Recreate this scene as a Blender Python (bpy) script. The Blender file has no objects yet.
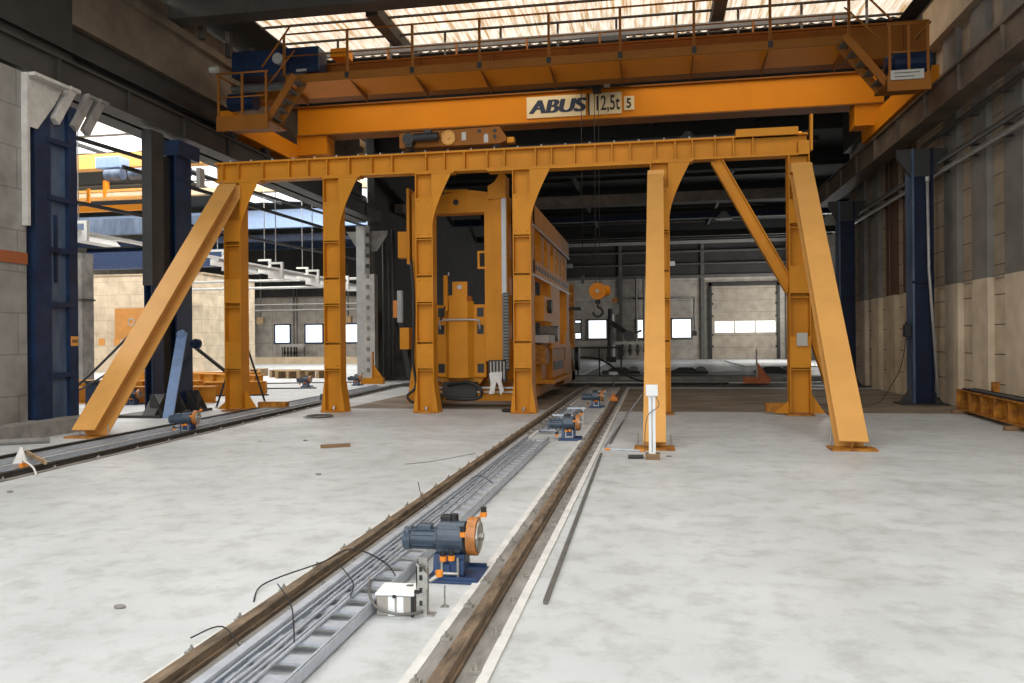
import bpy, bmesh, math, random
from mathutils import Vector, Matrix
random.seed(7)
S = bpy.context.scene
C = S.collection
PI = math.pi

# ------------------------------------------------------------------ render look
S.view_settings.view_transform = 'Standard'
S.view_settings.look = 'None'
S.view_settings.gamma = 1
S.view_settings.use_curve_mapping = False
S.view_settings.exposure = 0.0

# ------------------------------------------------------------------ materials
def mat(name, col, rough=0.6, metal=0.0, var=0.0, scale=3.0, col2=None, bump=0.0, emit=None, strength=1.0, stretch=None, detail=6, spec=0.5, lo=0.35, hi=0.65):
    m = bpy.data.materials.new(name); m.use_nodes = True
    nt = m.node_tree; b = nt.nodes['Principled BSDF']
    b.inputs['Base Color'].default_value = (*col, 1)
    b.inputs['Roughness'].default_value = rough
    b.inputs['Metallic'].default_value = metal
    b.inputs['Specular IOR Level'].default_value = spec
    if var or col2 or bump:
        tc = nt.nodes.new('ShaderNodeTexCoord'); mp = nt.nodes.new('ShaderNodeMapping')
        nz = nt.nodes.new('ShaderNodeTexNoise'); nz.inputs['Scale'].default_value = scale
        nz.inputs['Detail'].default_value = detail; nz.inputs['Roughness'].default_value = 0.62
        nt.links.new(tc.outputs['Object'], mp.inputs['Vector']); nt.links.new(mp.outputs['Vector'], nz.inputs['Vector'])
        if stretch: mp.inputs['Scale'].default_value = stretch
        rp = nt.nodes.new('ShaderNodeValToRGB')
        c2 = col2 if col2 else tuple(c*(1-var) for c in col)
        rp.color_ramp.elements[0].position = lo; rp.color_ramp.elements[1].position = hi
        rp.color_ramp.elements[0].color = (*c2, 1); rp.color_ramp.elements[1].color = (*col, 1)
        nt.links.new(nz.outputs['Fac'], rp.inputs['Fac'])
        nt.links.new(rp.outputs['Color'], b.inputs['Base Color'])
        if bump:
            bp = nt.nodes.new('ShaderNodeBump'); bp.inputs['Strength'].default_value = bump; bp.inputs['Distance'].default_value = 0.02
            nt.links.new(nz.outputs['Fac'], bp.inputs['Height']); nt.links.new(bp.outputs['Normal'], b.inputs['Normal'])
        if emit:
            nt.links.new(rp.outputs['Color'], b.inputs['Emission Color'])
    if emit:
        if not (var or col2): b.inputs['Emission Color'].default_value = (*emit, 1)
        b.inputs['Emission Strength'].default_value = strength
    return m

def blocks(name, c1, c2, mortar, bw, bh, rough=0.85, off=0.5, axis='X', msize=0.012, dirt=None, split=None, above=None):
    """block masonry; axis = the wall's running direction; split = height of a painted dado, above = colour pair over it"""
    m = bpy.data.materials.new(name); m.use_nodes = True; nt = m.node_tree; b = nt.nodes['Principled BSDF']
    b.inputs['Roughness'].default_value = rough
    g = nt.nodes.new('ShaderNodeNewGeometry'); sp = nt.nodes.new('ShaderNodeSeparateXYZ'); cb = nt.nodes.new('ShaderNodeCombineXYZ')
    nt.links.new(g.outputs['Position'], sp.inputs[0]); nt.links.new(sp.outputs[axis], cb.inputs[0]); nt.links.new(sp.outputs['Z'], cb.inputs[1])
    def br(a, d):
        t = nt.nodes.new('ShaderNodeTexBrick'); t.offset = off
        t.inputs['Scale'].default_value = 1; t.inputs['Brick Width'].default_value = bw; t.inputs['Row Height'].default_value = bh
        t.inputs['Mortar Size'].default_value = msize; t.inputs['Color1'].default_value = (*a, 1); t.inputs['Color2'].default_value = (*d, 1)
        t.inputs['Mortar'].default_value = (*mortar, 1); nt.links.new(cb.outputs[0], t.inputs['Vector']); return t
    t = br(c1, c2); out = t.outputs['Color']
    if split is not None:
        t2 = br(*above); gt = nt.nodes.new('ShaderNodeMath'); gt.operation = 'GREATER_THAN'; gt.inputs[1].default_value = split
        nt.links.new(sp.outputs['Z'], gt.inputs[0]); mx = nt.nodes.new('ShaderNodeMix'); mx.data_type = 'RGBA'
        nt.links.new(gt.outputs[0], mx.inputs[0]); nt.links.new(out, mx.inputs[6]); nt.links.new(t2.outputs['Color'], mx.inputs[7]); out = mx.outputs[2]
    nz = nt.nodes.new('ShaderNodeTexNoise'); nz.inputs['Scale'].default_value = 1.7; nz.inputs['Detail'].default_value = 8
    nt.links.new(g.outputs['Position'], nz.inputs['Vector'])
    rp = nt.nodes.new('ShaderNodeValToRGB'); rp.color_ramp.elements[0].position = .3; rp.color_ramp.elements[1].position = .62
    rp.color_ramp.elements[0].color = (*(dirt or (.72, .7, .68)), 1); rp.color_ramp.elements[1].color = (1, 1, 1, 1)
    nt.links.new(nz.outputs['Fac'], rp.inputs['Fac'])
    mu = nt.nodes.new('ShaderNodeMix'); mu.data_type = 'RGBA'; mu.blend_type = 'MULTIPLY'; mu.inputs[0].default_value = 1
    nt.links.new(out, mu.inputs[6]); nt.links.new(rp.outputs['Color'], mu.inputs[7]); nt.links.new(mu.outputs[2], b.inputs['Base Color'])
    return m

M = {}
M['yellow'] = mat('amber_paint', (.59, .235, .018), .55, var=.16, scale=1.3, spec=.18)
M['yellow_pale'] = mat('amber_paint_lit_pale', (.66, .335, .09), .55, var=.12, scale=1.5, spec=.25)  # paler amber; light on the camera-facing struts is put into the colour
M['yellow_worn'] = mat('amber_paint_worn', (.50, .21, .022), .6, col2=(.20, .075, .02), scale=6, spec=.2)
M['crane_orange'] = mat('crane_paint', (.70, .235, .006), .55, var=.08, scale=.8, spec=.2)
M['crane_brown'] = mat('crane_girder_paint', (.27, .095, .012), .6, var=.2, scale=1, spec=.2)
M['primer_red'] = mat('red_oxide_paint', (.48, .13, .03), .6, var=.3, scale=4)
M['blue'] = mat('navy_paint', (.012, .029, .075), .45, col2=(.008, .015, .036), scale=2.2, spec=.3)
M['blue_dark'] = mat('navy_paint_dimmed', (.006, .014, .040), .5, col2=(.004, .008, .02), scale=2.2, spec=.25)  # darker navy copy; its colour takes down the strong light on the right columns
M['blue_light'] = mat('faded_and_lit_edge_blue', (.085, .125, .19), .5, col2=(.03, .052, .10), scale=2.5, stretch=(1, 1, .3))  # faded blue, also the painted lit edge of the right columns
M['blue_mid'] = mat('blue_machine_paint', (.025, .058, .15), .42, var=.4, scale=6)
M['blue_pale'] = mat('pale_blue_panel', (.22, .32, .52), .4, var=.15, scale=5)
M['slate'] = mat('blue_grey_gearmotor_paint', (.060, .085, .118), .42, var=.3, scale=9)
M['dark_steel'] = mat('dark_steel', (.022, .021, .02), .6, col2=(.036, .033, .03), scale=1.5)
M['girder'] = mat('dusty_dark_girder', (.038, .035, .031), .6, col2=(.02, .019, .017), scale=1.1)
M['girder_tan'] = mat('dusty_brown_girder', (.14, .10, .066), .6, col2=(.055, .042, .03), scale=1.3)
M['black'] = mat('black_rubber', (.012, .012, .013), .55)
M['galv'] = mat('galvanised_steel', (.50, .54, .60), .42, .35, var=.22, scale=9)
M['zinc'] = mat('zinc_plated_steel', (.50, .48, .44), .42, .7, var=.35, scale=16)
M['bright'] = mat('bare_aluminium', (.42, .43, .44), .5, .3, var=.1)
M['rust'] = mat('rusty_rail_steel', (.16, .105, .062), .75, col2=(.045, .03, .02), scale=14, stretch=(1, .3, 1), bump=.5)
M['railhead'] = mat('worn_rail_head', (.25, .18, .115), .6, .2, col2=(.065, .045, .03), scale=16, stretch=(1, .25, 1), bump=.5)
M['rail_dark'] = mat('dark_rail_steel', (.05, .042, .035), .55, .2, col2=(.02, .018, .015), scale=5)
M['groove'] = mat('rail_foot_plate', (.30, .28, .255), .7, .1, col2=(.15, .14, .125), scale=7, stretch=(1, .3, 1))
M['grout'] = mat('pale_grout', (.66, .65, .62), .8, var=.2, scale=5)
M['white'] = mat('white_plastic', (.78, .79, .78), .45)
M['white_dirty'] = mat('dirty_white_paint', (.50, .48, .44), .7, var=.3, scale=3)
M['cardboard'] = mat('taped_grey_carton', (.36, .33, .29), .8, var=.15, scale=12)
M['wood'] = mat('raw_timber', (.27, .16, .08), .8, var=.45, scale=7, stretch=(.3, 3, 3))
M['wood_pale'] = mat('pallet_timber', (.42, .29, .16), .8, var=.35, scale=5)
M['orange_cap'] = mat('orange_plastic', (.75, .24, .02), .4)
M['wheel_orange'] = mat('orange_polyurethane_tyre', (.55, .20, .035), .4, col2=(.28, .11, .03), scale=8)
M['concrete'] = mat('grey_concrete', (.28, .265, .24), .85, col2=(.15, .14, .13), scale=2.5, bump=.2)
M['concrete_warm'] = mat('tan_concrete_beam', (.21, .16, .11), .85, col2=(.12, .095, .068), scale=1.2)
M['concrete_pale'] = mat('cream_concrete_beam', (.46, .36, .24), .8, var=.25, scale=1.4)
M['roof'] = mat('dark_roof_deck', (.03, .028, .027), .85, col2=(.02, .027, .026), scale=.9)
M['roof_beam'] = mat('grey_brown_roof_beam', (.072, .062, .05), .8, var=.4, scale=1)
M['darkwall'] = mat('dark_sheet_wall', (.028, .027, .026), .75, var=.4, scale=.6)
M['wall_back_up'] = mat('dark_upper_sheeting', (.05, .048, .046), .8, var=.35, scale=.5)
M['wall_back'] = blocks('back_wall_panels', (.47, .43, .38), (.45, .415, .37), (.25, .23, .2), 4.2, 1.6, msize=.02, off=0.)
M['door_panel'] = blocks('roller_door_panels', (.44, .385, .315), (.42, .37, .305), (.27, .24, .2), 30, .95, msize=.02, off=0.)
M['block_grey'] = blocks('grey_block_wall', (.27, .255, .235), (.25, .238, .22), (.17, .16, .148), 1.6, .72, axis='Y', dirt=(.6, .59, .56))
M['block_room'] = blocks('cream_blockwork', (.66, .55, .40), (.62, .51, .37), (.5, .4, .28), 1.5, .75, msize=.02)
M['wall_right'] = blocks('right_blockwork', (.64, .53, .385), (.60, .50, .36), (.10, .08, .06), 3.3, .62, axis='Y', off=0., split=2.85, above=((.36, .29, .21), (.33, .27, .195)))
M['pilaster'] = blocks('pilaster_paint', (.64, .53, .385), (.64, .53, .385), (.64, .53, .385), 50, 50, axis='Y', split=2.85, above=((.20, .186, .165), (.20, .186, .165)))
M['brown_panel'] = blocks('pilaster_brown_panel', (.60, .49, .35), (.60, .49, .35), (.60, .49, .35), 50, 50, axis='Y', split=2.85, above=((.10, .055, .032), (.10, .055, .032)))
M['copper'] = mat('rust_brown_stripe', (.26, .075, .025), .6)
M['pipe'] = mat('painted_grey_pipe', (.16, .155, .145), .5, .3, var=.3, scale=4)
M['pipe_pale'] = mat('pale_grey_pipe', (.42, .41, .39), .45, .3, var=.2, scale=4)
M['window_lit'] = mat('daylit_window_pane', (.8, .85, .9), .4, emit=(.88, .94, 1.0), strength=1.5)
M['door_lit'] = mat('daylit_door_glazing', (.8, .85, .85), .4, emit=(.94, .98, .97), strength=1.35)
M['skylight'] = mat('translucent_roof_sheet', (1.0, .93, .80), .5, col2=(.52, .33, .15), scale=2.4, stretch=(4.0, .25, .25), emit=(1, 1, 1), strength=1.0, lo=.36, hi=.56)
M['skylight_clear'] = mat('bright_roof_glazing', (.9, .95, 1.), .5, emit=(.95, .98, 1.0), strength=1.2)
M['cloth'] = mat('frayed_white_wrap', (.72, .70, .66), .8, var=.2, scale=9)
M['label_plate'] = mat('cream_sign_plate', (.78, .62, .36), .6)
M['ink_navy'] = mat('navy_lettering', (.012, .022, .05), .6)
M['ink_black'] = mat('black_lettering', (.02, .018, .016), .6)
M['warn'] = mat('orange_label', (.62, .28, .06), .6)
M['grey_label'] = mat('grey_label', (.42, .40, .36), .6)
M['board'] = mat('orange_sign_board', (.56, .24, .05), .6, var=.15)
M['slab_white'] = mat('lit_floor_slab', (.82, .84, .86), .4, var=.2, scale=1)  # whitened so the slabs carry the bright light on the back floor
M['lamp'] = mat('white_lamp_tray', (.70, .69, .66), .5)
M['amber_lamp'] = mat('amber_beacon', (.9, .3, .02), .4, emit=(1, .35, .05), strength=1.5)

def floor_material():
    m = bpy.data.materials.new('cast_concrete_floor'); m.use_nodes = True; nt = m.node_tree; b = nt.nodes['Principled BSDF']
    g = nt.nodes.new('ShaderNodeNewGeometry')
    def noise(sc, det, ro=.6):
        n = nt.nodes.new('ShaderNodeTexNoise'); n.inputs['Scale'].default_value = sc; n.inputs['Detail'].default_value = det; n.inputs['Roughness'].default_value = ro
        nt.links.new(g.outputs['Position'], n.inputs['Vector']); return n
    def ramp(n, p0, c0, p1, c1):
        r = nt.nodes.new('ShaderNodeValToRGB'); r.color_ramp.elements[0].position = p0; r.color_ramp.elements[1].position = p1
        r.color_ramp.elements[0].color = (*c0, 1); r.color_ramp.elements[1].color = (*c1, 1); nt.links.new(n.outputs['Fac'], r.inputs['Fac']); return r
    def mul(a, c, f=1.0):
        x = nt.nodes.new('ShaderNodeMix'); x.data_type = 'RGBA'; x.blend_type = 'MULTIPLY'; x.inputs[0].default_value = f
        nt.links.new(a, x.inputs[6]); nt.links.new(c, x.inputs[7]); return x.outputs[2]
    a = ramp(noise(.55, 6), .3, (.44, .458, .462), .7, (.57, .592, .60))
    d = ramp(noise(3.5, 9, .7), .36, (.80, .79, .77), .52, (1, 1, 1))
    e = ramp(noise(38, 4), .25, (.80, .79, .77), .36, (1, 1, 1))
    out = mul(mul(a.outputs['Color'], d.outputs['Color']), e.outputs['Color'], .6)
    nt.links.new(out, b.inputs['Base Color'])
    rr = ramp(noise(1.3, 5), .35, (.42, .42, .42), .65, (.7, .7, .7)); nt.links.new(rr.outputs['Color'], b.inputs['Roughness'])
    return m
M['floor'] = floor_material()
M['dirt'] = mat('oily_brown_floor', (.27, .225, .17), .8, col2=(.115, .085, .055), scale=.9, stretch=(.6, 1.6, 1), detail=9)

# ------------------------------------------------------------------ mesh builder
class MB:
    def __init__(s): s.bm = bmesh.new()
    def box(s, a, b, mx=None, bev=0.0):
        x0, y0, z0 = a; x1, y1, z1 = b
        t = bmesh.new()
        bmesh.ops.create_cube(t, size=1, matrix=Matrix.Translation(((x0+x1)/2, (y0+y1)/2, (z0+z1)/2)) @ Matrix.Diagonal((abs(x1-x0), abs(y1-y0), abs(z1-z0), 1)))
        if bev: bmesh.ops.bevel(t, geom=t.edges[:], offset=bev, segments=2, profile=.5, affect='EDGES')
        s._add(t, mx); return s
    def _add(s, t, mx=None):
        if mx is not None: bmesh.ops.transform(t, matrix=mx, verts=t.verts[:])
        me = bpy.data.meshes.new('t'); t.to_mesh(me); t.free(); s.bm.from_mesh(me); bpy.data.meshes.remove(me)
    def cyl(s, p0, p1, r, r2=None, n=16):
        p0 = Vector(p0); p1 = Vector(p1); d = p1-p0; t = bmesh.new()
        bmesh.ops.create_cone(t, cap_ends=True, segments=n, radius1=r, radius2=r if r2 is None else r2, depth=d.length)
        q = d.to_track_quat('Z', 'Y').to_matrix().to_4x4()
        s._add(t, Matrix.Translation((p0+p1)/2) @ q); return s
    def bar(s, p0, p1, w, h, side=(1, 0, 0)):
        """box section from p0 to p1: w along `side`, h across"""
        s._add(_cube(), _frame(p0, p1, side) @ Matrix.Diagonal((w, h, (Vector(p1)-Vector(p0)).length, 1))); return s
    def hsec(s, p0, p1, w, h, tf=.02, tw=.014, side=(1, 0, 0)):
        """H section: flanges w wide (along side), h deep"""
        L = (Vector(p1)-Vector(p0)).length; F = _frame(p0, p1, side)
        for sg in (-1, 1): s._add(_cube(), F @ Matrix.Translation((0, sg*(h-tf)/2, 0)) @ Matrix.Diagonal((w, tf, L, 1)))
        s._add(_cube(), F @ Matrix.Diagonal((tw, h-2*tf, L, 1))); return s
    def sphere(s, c, r, sc=(1, 1, 1), n=14):
        t = bmesh.new(); bmesh.ops.create_uvsphere(t, u_segments=n, v_segments=n//2+1, radius=r)
        s._add(t, Matrix.Translation(c) @ Matrix.Diagonal((*sc, 1))); return s
    def prism(s, pts, vec):
        """closed planar outline extruded by vec"""
        t = bmesh.new(); vs = [t.verts.new(p) for p in pts]; f = t.faces.new(vs)
        r = bmesh.ops.extrude_face_region(t, geom=[f]); ev = [v for v in r['geom'] if isinstance(v, bmesh.types.BMVert)]
        bmesh.ops.translate(t, verts=ev, vec=vec); bmesh.ops.recalc_face_normals(t, faces=t.faces[:]); s._add(t); return s
    def tube(s, pts, r, n=8):
        pts = [Vector(p) for p in pts]; t = bmesh.new(); rings = []
        up = Vector((0, 0, 1))
        for i, p in enumerate(pts):
            d = (pts[min(i+1, len(pts)-1)]-pts[max(i-1, 0)]).normalized()
            a = d.cross(up)
            if a.length < .05: a = d.cross(Vector((1, 0, 0)))
            a.normalize(); b = d.cross(a)
            rings.append([t.verts.new(p+a*math.cos(2*PI*k/n)*r+b*math.sin(2*PI*k/n)*r) for k in range(n)])
        for i in range(len(rings)-1):
            for k in range(n): t.faces.new((rings[i][k], rings[i][(k+1) % n], rings[i+1][(k+1) % n], rings[i+1][k]))
        t.faces.new(rings[0][::-1]); t.faces.new(rings[-1]); bmesh.ops.recalc_face_normals(t, faces=t.faces[:])
        for f in t.faces: f.smooth = True
        s._add(t); return s
    def ring(s, c, axis, R, r, n=28, k=8):
        ax = Vector(axis).normalized(); a = ax.orthogonal().normalized(); b = ax.cross(a)
        pts = [Vector(c)+a*math.cos(2*PI*i/n)*R+b*math.sin(2*PI*i/n)*R for i in range(n+1)]; return s.tube(pts, r, k)
    def build(s, name, material, parent=None, loc=None, rz=0):
        me = bpy.data.meshes.new(name); s.bm.to_mesh(me); s.bm.free()
        me.materials.append(M[material] if isinstance(material, str) else material)
        o = bpy.data.objects.new(name, me); C.objects.link(o)
        if parent: o.parent = parent
        if loc: o.location = loc
        if rz: o.rotation_euler.z = rz
        return o
def _cube():
    t = bmesh.new(); bmesh.ops.create_cube(t, size=1); return t
def _frame(p0, p1, side):
    p0 = Vector(p0); p1 = Vector(p1); z = (p1-p0).normalized(); x = Vector(side); x = (x-z*x.dot(z)).normalized(); y = z.cross(x)
    m = Matrix((x, y, z)).transposed().to_4x4(); return Matrix.Translation((p0+p1)/2) @ m
def smooth_pts(pts, n=6):
    P = [Vector(p) for p in pts]; out = []
    for i in range(len(P)-1):
        a, b, c, d = P[max(i-1, 0)], P[i], P[i+1], P[min(i+2, len(P)-1)]
        for k in range(n):
            t = k/n; out.append(.5*((2*b)+(c-a)*t+(2*a-5*b+4*c-d)*t*t+(3*b-a-3*c+d)*t**3))
    out.append(P[-1]); return out

def tag(o, label=None, cat=None, group=None, kind=None):
    if label: o['label'] = label
    if cat: o['category'] = cat
    if group: o['group'] = group
    if kind: o['kind'] = kind
    return o
def thing(name, label, cat, loc=(0, 0, 0), rz=0, group=None):
    o = bpy.data.objects.new(name, None); C.objects.link(o); o.empty_display_size = .1
    o.location = loc; o.rotation_euler.z = rz; return tag(o, label, cat, group)
def copy_tree(o, parent=None):
    c = o.copy(); C.objects.link(c)
    if parent: c.parent = parent
    for ch in list(o.children): copy_tree(ch, c)
    return c
def struct(o): o['kind'] = 'structure'; return o
def B(*a, **k): return MB().box(*a, **k)
def R_(d): return math.radians(d)

def text_mesh(name, body, material, size, origin, parent, xscale=1.0, shear=0.0, bold=0.0, depth=.004, spacing=1.0):
    """upright lettering facing -Y, baseline start at origin"""
    cu = bpy.data.curves.new(name, 'FONT'); cu.body = body; cu.size = size; cu.shear = shear; cu.offset = bold; cu.extrude = depth; cu.space_character = spacing
    t = bpy.data.objects.new(name, cu); C.objects.link(t); bpy.context.view_layer.update()
    me = bpy.data.meshes.new_from_object(t.evaluated_get(bpy.context.evaluated_depsgraph_get()))
    bpy.data.objects.remove(t); bpy.data.curves.remove(cu)
    me.transform(Matrix.Translation(origin) @ Matrix.Rotation(PI/2, 4, 'X') @ Matrix.Diagonal((xscale, 1, 1, 1)))
    me.materials.clear(); me.materials.append(M[material]); me.name = name
    o = bpy.data.objects.new(name, me); C.objects.link(o); o.parent = parent; return o

# ================================================================== SETTING
HALL_L, HALL_R, BACK, ROOF = -11.3, 7.05, 66.0, 10.2
struct(B((-46, -9, -.3), (12.6, BACK+.3, 0)).build('floor', 'floor'))
struct(B((-1.0, 17.9, .0), (6.9, 26.2, .006)).build('floor_stained', 'dirt'))
struct(B((-7.4, 18.2, .0), (-2.45, 27.5, .005)).build('floor_stained_west', 'dirt'))
# the cross pit and its sills, pale slabs beyond it
struct(B((-9.5, 27.2, 0), (11.8, 28.0, .03)).build('trim_1', 'rail_dark'))
struct(B((-9.5, 28.0, 0), (11.8, 31.2, .012)).build('trim_2', 'dark_steel'))
struct(B((-9.5, 31.2, 0), (11.8, 31.8, .16)).build('trim_3', 'concrete'))
struct(B((-9.5, 31.8, 0), (11.8, 36.2, .01)).build('trim_4', 'dark_steel'))
struct(B((-9.5, 29.4, 0.012), (11.8, 29.55, .07)).build('trim_5', 'pipe_pale'))

# back wall : pale panels below, dark sheeting above
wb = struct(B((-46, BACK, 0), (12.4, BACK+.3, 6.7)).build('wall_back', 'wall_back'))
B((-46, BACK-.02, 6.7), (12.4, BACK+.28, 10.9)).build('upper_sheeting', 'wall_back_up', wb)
B((-46, BACK-.22, 6.62), (12.4, BACK-.02, 6.86)).build('cornice', 'pipe', wb)
for x in (-42, -35.6, -24.2, -15.6, -9.4, -2.6, 4.0, 10.6):
    B((x-.14, BACK-.2, 0), (x+.14, BACK-.02, 9.6)).build('mullion', 'pipe', wb)
for z, w in ((7.7, .1), (8.7, .14), (9.4, .25)):
    B((HALL_L, BACK-.3, z), (12, BACK-.1, z+w)).build('cladding_rail', 'pipe' if z < 9 else 'pipe_pale', wb)
# right wall with pilasters, stepping out past Y=30
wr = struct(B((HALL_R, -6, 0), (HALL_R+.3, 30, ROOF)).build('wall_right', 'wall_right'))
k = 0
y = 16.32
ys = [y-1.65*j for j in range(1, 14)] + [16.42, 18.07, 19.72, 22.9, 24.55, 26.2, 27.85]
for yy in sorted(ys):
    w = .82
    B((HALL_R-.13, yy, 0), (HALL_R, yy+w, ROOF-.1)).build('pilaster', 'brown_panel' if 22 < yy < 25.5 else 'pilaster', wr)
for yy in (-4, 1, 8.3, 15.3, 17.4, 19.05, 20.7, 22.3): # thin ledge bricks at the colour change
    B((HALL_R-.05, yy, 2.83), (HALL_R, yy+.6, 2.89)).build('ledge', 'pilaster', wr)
we = struct(B((12.0, 30, 0), (12.3, BACK, ROOF)).build('wall_east', 'wall_back'))
struct(B((HALL_R, 30, 0), (12.3, 30.25, ROOF)).build('wall_return', 'wall_back'))
# left side: block wall beside the camera, dark partition far down the hall
wl = struct(B((HALL_L, -6, 0), (HALL_L+.45, 12.2, 6.4)).build('wall_left', 'block_grey'))
B((HALL_L+.45, -6, 3.02), (HALL_L+.475, 12.2, 3.22)).build('painted_stripe', 'copper', wl)
B((HALL_L+.45, -6, 0), (HALL_L+.6, 11.5, .3)).build('kerb', 'concrete', wl)
wd = struct(B((HALL_L-.3, 31.2, 3.9), (HALL_L, BACK, ROOF)).build('wall_partition', 'darkwall'))
B((HALL_L-.3, 31.2, 0), (HALL_L, BACK, 3.9)).build('partition_base', 'roof_beam', wd)
struct(B((-46.3, -6, 0), (-46, BACK, 11.8)).build('wall_far_left', 'wall_back'))

# back wall windows
def window(n, x0, x1, z0=1.7, z1=3.3, frame='blue_mid', y=BACK, glass='window_lit'):
    f = MB()
    for a, b in (((x0-.1, y-.1, z0-.1), (x0+.03, y+.02, z1+.1)), ((x1-.03, y-.1, z0-.1), (x1+.1, y+.02, z1+.1)), ((x0-.1, y-.1, z1-.03), (x1+.1, y+.02, z1+.1)), ((x0-.1, y-.14, z0-.1), (x1+.1, y+.02, z0+.03))): f.box(a, b)
    o = struct(f.build('window_%d' % n, frame)); B((x0, y-.06, z0), (x1, y-.03, z1)).build('pane', glass, o); return o
for n, (a, b) in enumerate([(-33.3, -31.9), (-30.4, -28.8), (-26.8, -25.2), (-7.2, -5.9), (-5.28, -3.78), (-1.3, .2), (1.55, 3.08)]):
    window(n+1, a, b, 1.62 if n < 3 else 1.75, 3.2 if n < 3 else 3.28, 'blue_mid' if n < 3 else 'pipe')
window(8, 10.9, 11.7, 1.3, 3.4, 'blue_mid')
window(9, -36.5, -35.9, 2.2, 2.7, 'pipe')
# unseen windows added in the stepped-out side wall to light the back wall
for n, y0 in enumerate((53.2, 59)):
    f = MB().box((11.9, y0-.1, 2.9), (12.02, y0+5.1, 5.6)); o = struct(f.build('window_%d' % (10+n), 'blue_mid')); B((11.85, y0, 3), (11.9, y0+5, 5.5)).build('pane', 'window_lit', o)
# sectional roller door
d = struct(B((4.7, BACK-.12, 0), (9.8, BACK-.02, 5.9)).build('door_1', 'door_panel'))
f = MB().box((4.5, BACK-.25, 0), (4.72, BACK-.02, 6.2)).box((9.78, BACK-.25, 0), (10.0, BACK-.02, 6.2)).box((4.5, BACK-.25, 5.9), (10, BACK-.02, 6.2)); f.build('door_frame', 'dark_steel', d)
for i in range(3):
    B((4.95+i*1.6, BACK-.16, 2.15), (6.43+i*1.6, BACK-.11, 3.05)).build('door_pane', 'door_lit', d)
for z in (.95, 1.9, 3.4, 4.4, 5.2):
    for x in (4.75, 9.7): B((x-.05, BACK-.18, z), (x+.1, BACK-.1, z+.15)).build('hinge', 'black', d)
d2 = struct(B((-41.6, BACK-.12, 0), (-35.6, BACK-.02, 5.6)).build('door_2', 'door_panel'))

# ------------------------------------------------------------------ roof and skylights
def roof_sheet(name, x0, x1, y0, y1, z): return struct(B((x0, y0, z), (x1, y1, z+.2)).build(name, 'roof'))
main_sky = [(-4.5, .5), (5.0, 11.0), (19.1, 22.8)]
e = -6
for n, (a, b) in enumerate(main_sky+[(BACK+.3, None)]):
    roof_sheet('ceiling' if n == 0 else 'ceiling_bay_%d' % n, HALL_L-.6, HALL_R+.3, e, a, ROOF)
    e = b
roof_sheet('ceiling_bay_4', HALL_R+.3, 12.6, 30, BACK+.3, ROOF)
def skylight(n, x0, x1, y0, y1, z, material, step=.075):
    """corrugated translucent roof sheet, ribs running along Y"""
    t = bmesh.new(); N = int((x1-x0)/step); rows = []
    for i in range(N+1):
        x = x0+(x1-x0)*i/N; h = .03*math.sin(i*PI/2)
        rows.append((t.verts.new((x, y0, z+h)), t.verts.new((x, y1, z+h))))
    for i in range(N): t.faces.new((rows[i][0], rows[i+1][0], rows[i+1][1], rows[i][1]))
    m = MB(); m._add(t); o = struct(m.build('window_%d' % n, material)); return o
skylight(20, HALL_L, HALL_R, -4.5, .5, ROOF+.05, 'skylight')
skylight(21, HALL_L, HALL_R, 5, 11, ROOF+.05, 'skylight')
sk = skylight(22, -10.45, 6.6, 19.1, 22.8, ROOF+.05, 'skylight')
struct(B((HALL_L-.6, 19.1, ROOF), (-10.45, 22.8, ROOF+.2)).build('trim_6', 'roof'))
struct(B((6.6, 19.1, ROOF), (HALL_R+.3, 22.8, ROOF+.2)).build('trim_7', 'roof'))
for x in (-6.95, 1.72): B((x-.16, 19.1, ROOF-.32), (x+.16, 22.8, ROOF+.0)).build('glazing_bar', 'roof_beam', sk)
for y_ in (20.0, 21.2, 22.4): B((-10.45, y_-.03, ROOF-.05), (6.6, y_+.03, ROOF-.0)).build('purlin', 'roof_beam', sk)
# transverse roof beams, longitudinal concrete beams
rbm = {4.2: 'first', 11.6: 'second'}
for i, y_ in enumerate((3.0, 12.2, 17.55, 24.6, 31.5, 38, 45, 52, 59)):
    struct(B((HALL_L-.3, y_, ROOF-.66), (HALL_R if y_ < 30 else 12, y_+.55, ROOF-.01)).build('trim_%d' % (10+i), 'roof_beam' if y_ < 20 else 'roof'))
for i, x in enumerate((-8, -4, 0, 4)):
    struct(B((x-.08, 23.2, ROOF-.25), (x+.08, BACK-.4, ROOF-.02)).build('trim_%d' % (20+i), 'dark_steel'))
for i in range(12):
    struct(B((HALL_L, 26+i*3.2, ROOF-.16), (HALL_R, 26.14+i*3.2, ROOF-.02)).build('trim_%d' % (30+i), 'roof_beam'))
struct(B((-12.1, 14.3, 8.15), (-11.6, 30.4, 9.9)).build('trim_50', 'concrete_warm'))
struct(B((-11.6, 14.3, 9.25), (-11.45, 30.4, 9.45)).build('trim_51', 'concrete_warm'))
struct(B((6.75, -5, 8.75), (7.05, 21.4, 9.75)).build('trim_52', 'concrete_pale'))
struct(B((6.75, 21.4, 8.2), (7.04, 29.9, 9.75)).build('trim_53', 'dark_steel'))
struct(B((-12.1, -6, 7.2), (-11.6, 14.3, 9.9)).build('trim_54', 'girder'))
struct(B((-12.0, 14.3, 7.0), (-11.75, 31, 8.15)).build('trim_55', 'dark_steel'))
# struts under the left roof edge
for i in range(9):
    struct(B((-11.45, 18.6+i*1.3, 9.45), (-11.3, 18.75+i*1.3, 10.15)).build('trim_%d' % (60+i), 'roof_beam'))
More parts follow.
